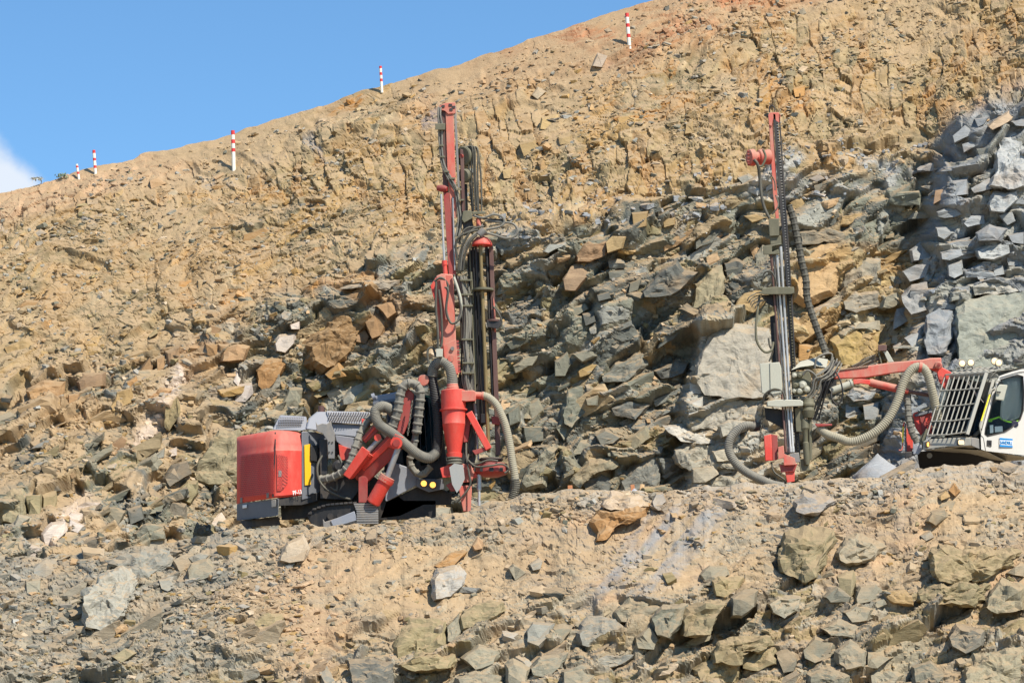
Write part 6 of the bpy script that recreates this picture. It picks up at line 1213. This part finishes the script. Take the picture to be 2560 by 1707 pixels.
for x, y, d in ((552, 148, .5), (665, 138, .35), (975, 118, .1), (1030, 140, -.05)):
    h_ = Rg.lathe('roof_lamp', E(x + 14, y, d + .12), E(x, y, d - .06), [(0, 4), (.15, 8), (.6, 10), (1, 10)], 'guard', cb, 18); Rg.lathe('lens', E(x - 1, y, d - .06), E(x - 3, y, d - .10), [(0, 7.2), (.6, 6.2), (1, 3)], 'lamp', h_, 18); Rg.tube('lamp_stem', [E(x + 8, y + 45, d + .05), E(x + 22, y + 75, d + .1)], 1.6, 'dark', h_, 6)
Rg.tube('aerial', [E(725,125,.3), E(880,20,.4)], .5, 'dark', cb, 5, straight=True); Rg.prism('beacon', [E(1210,110,.6), E(1240,80,.6), E(1340,120,.6), E(1340,140,.6), E(1220,130,.6)], 0, .2, 'dark', cb)
# a coat hung in the cab and a hi-viz strip below it
def thing_rig(name, label, cat, a): return Rig(name, label, cat, a[0], a[1], Rg.Y + (a[2] if len(a) > 2 else 0))
J = thing_rig('hanging_coat', 'grey coat hanging behind the side window of the white cab', 'coat', E(1170,890,.0)); J.Y = Rg.Y
VV, FFc = [], []
coat = [((1060,330),(1345,340)), ((1080,400),(1350,420)), ((1120,470),(1345,520)), ((1090,560),(1335,620)), ((1060,640),(1325,740)), ((1050,740),(1320,790)), ((1045,850),(1290,860)), ((1080,885),(1180,905))]
for th in (0, .12):
    for i, (a, b) in enumerate(coat):
        for j in range(9): f_ = j / 8; x = a[0] + (b[0] - a[0]) * f_; y = a[1] + (b[1] - a[1]) * f_; VV.append(J.p(E(x, y, dside(x) + .14 + th + .05 * math.sin(j * 1.9 + i * .5) * (.4 + i * .1))))
for th in (0, 1):
    for i in range(7):
        for j in range(8): b_ = th * 72 + i * 9 + j; FFc.append((b_, b_ + 1, b_ + 10, b_ + 9))
J.add('fabric', VV, FFc, 'cloth', None, 60)
J2 = thing_rig('hi_viz_vest', 'dark vest with lime reflective edge seen through the cab side window', 'vest', E(1050,960,.0)); J2.Y = Rg.Y
J2.prism('fabric', [E(880,880), E(1040,840), E(1100,880), E(1280,900), E(1290,960), E(1180,1020), E(900,990)], -.22, .1, 'navy', None, .03)
for pts in ([E(895,886,-.3), E(960,872,-.3), E(1035,848,-.28)], [E(1035,850,-.28), E(1110,895,-.25), E(1200,915,-.2), E(1285,900,-.1)], [E(895,900,-.3), E(940,900,-.28)]): J2.tube('reflective_edge', pts, 2.1, 'hiviz', None, 6)

# ------------------------------------------------------------------ marker posts, pegs, saplings
def post(label, xt, yt, xb, yb, r, bands, tcol='red'):
    sp, _, _ = surf('w', xb, yb); q = Rig('marker_post', label, 'marker post', xb, yb, sp.y - .05); q.o['group'] = 'red and white posts along the crest'
    k = 100 * 75. / q.Y; q.k = 1.0
    n = len(bands); tot = sum(bands); f = 0; rr = r * q.Y / 75 * 1.22
    for i, b in enumerate(bands):
        f2 = f + b / tot; A_0, A_1 = (xt + (xb - xt) * f, yt + (yb - yt) * f), (xt + (xb - xt) * f2, yt + (yb - yt) * f2)
        if i == n - 1: A_1 = (A_1[0] + (xb - xt) * .15, A_1[1] + (yb - yt) * .15)
        mt = ('post_red' if (i % 2 == 0) == (tcol == 'red') else 'post_white')
        q.cyl('red_band' if mt == 'post_red' else 'white_band', A_0, A_1, rr, mt, None, 12); f = f2
post('tallest nearest striped post standing before the skyline left of the red mast', 582, 327, 584.5, 418, 4.0, [11, 12, 10, 12, 9, 38])
post('striped post on the skyline just left above the red mast', 951, 166, 954.5, 224, 2.9, [7, 11, 8, 10, 8, 22])
post('striped post high on the reddish bank top centre, leaning left', 1567, 34, 1573, 112, 4.0, [10, 16, 9, 17, 9, 17])
post('striped post left on the skyline, taller of the close pair', 234.5, 376, 239, 436, 3.2, [8, 12, 7, 12, 7, 15])
post('short leaning post with a white tip at the far left skyline', 192, 411, 197, 445, 2.6, [4, 5, 10, 6, 9], 'white')
def peg(label, x, y, w, h, Y):
    q = Rig('wooden_peg', label, 'peg', x, y, Y); q.o['group'] = 'wooden pegs on the bench lip'
    q.prism('board', [(x - w / 2, y - h), (x + w / 2 - 1, y - h - .5), (x + w / 2 + 1, y + 8), (x - w / 2 + 1, y + 8)], -.02, .03, 'wood', None, .004)
peg('orange wooden peg beside the small white heap on the bench lip', 1425.5, 1230, 12.5, 17, 73.1)
peg('orange wooden peg behind the small grey heap above the orange ledge', 1581.5, 1226, 10.5, 15, 73.4)
peg('tiny orange peg on the bench lip between the ledge and the olive mast', 1701, 1232, 11, 6, 72.8)
def sapling(label, x, y, pts, leafc, seed):
    sp, _, _ = surf('w', x, y); q = Rig('sapling', label, 'sapling', x, y, sp.y); r = random.Random(seed)
    q.tube('trunk', [(a, b, 0) for a, b in pts], .9, 'cable', None, 6)
    VV, FFc = [], []
    for k in range(70):
        f_ = r.uniform(.45, 1); i = min(int(f_ * (len(pts) - 1)), len(pts) - 2); t_ = f_ * (len(pts) - 1) - i
        c_ = q.p((pts[i][0] + (pts[i + 1][0] - pts[i][0]) * t_ + r.gauss(0, 5), pts[i][1] + (pts[i + 1][1] - pts[i][1]) * t_ + r.gauss(0, 2.6) + 1.5, r.gauss(0, .06)))
        u = Vector((r.gauss(0, 1), r.gauss(0, 1), r.gauss(0, 1))).normalized() * .05; v = u.cross(Vector((r.gauss(0, 1), r.gauss(0, 1), r.gauss(0, 1)))).normalized() * .018
        b_ = len(VV); VV += [c_ - u, c_ + v, c_ + u, c_ - v]; FFc.append((b_, b_ + 1, b_ + 2, b_ + 3))
    q.add('crown', VV, FFc, leafc, None, 0)
MAT['leaf'] = paint('dull_green_leaf', (.16, .21, .12), .7, .1, wear=.3); MAT['leaf_grey'] = paint('grey_green_leaf', (.40, .40, .33), .7, .1, wear=.3)
sapling('grey wind-bent sapling at the far left skyline before the cloud', 101, 464, [(101, 462), (104, 454), (100, 447), (92, 444), (84, 448)], 'leaf_grey', 3)
sapling('small green bent sapling on the skyline beside the short leaning post', 166, 450, [(166, 449), (165, 441), (160, 437), (153, 437), (149, 442)], 'leaf', 4)
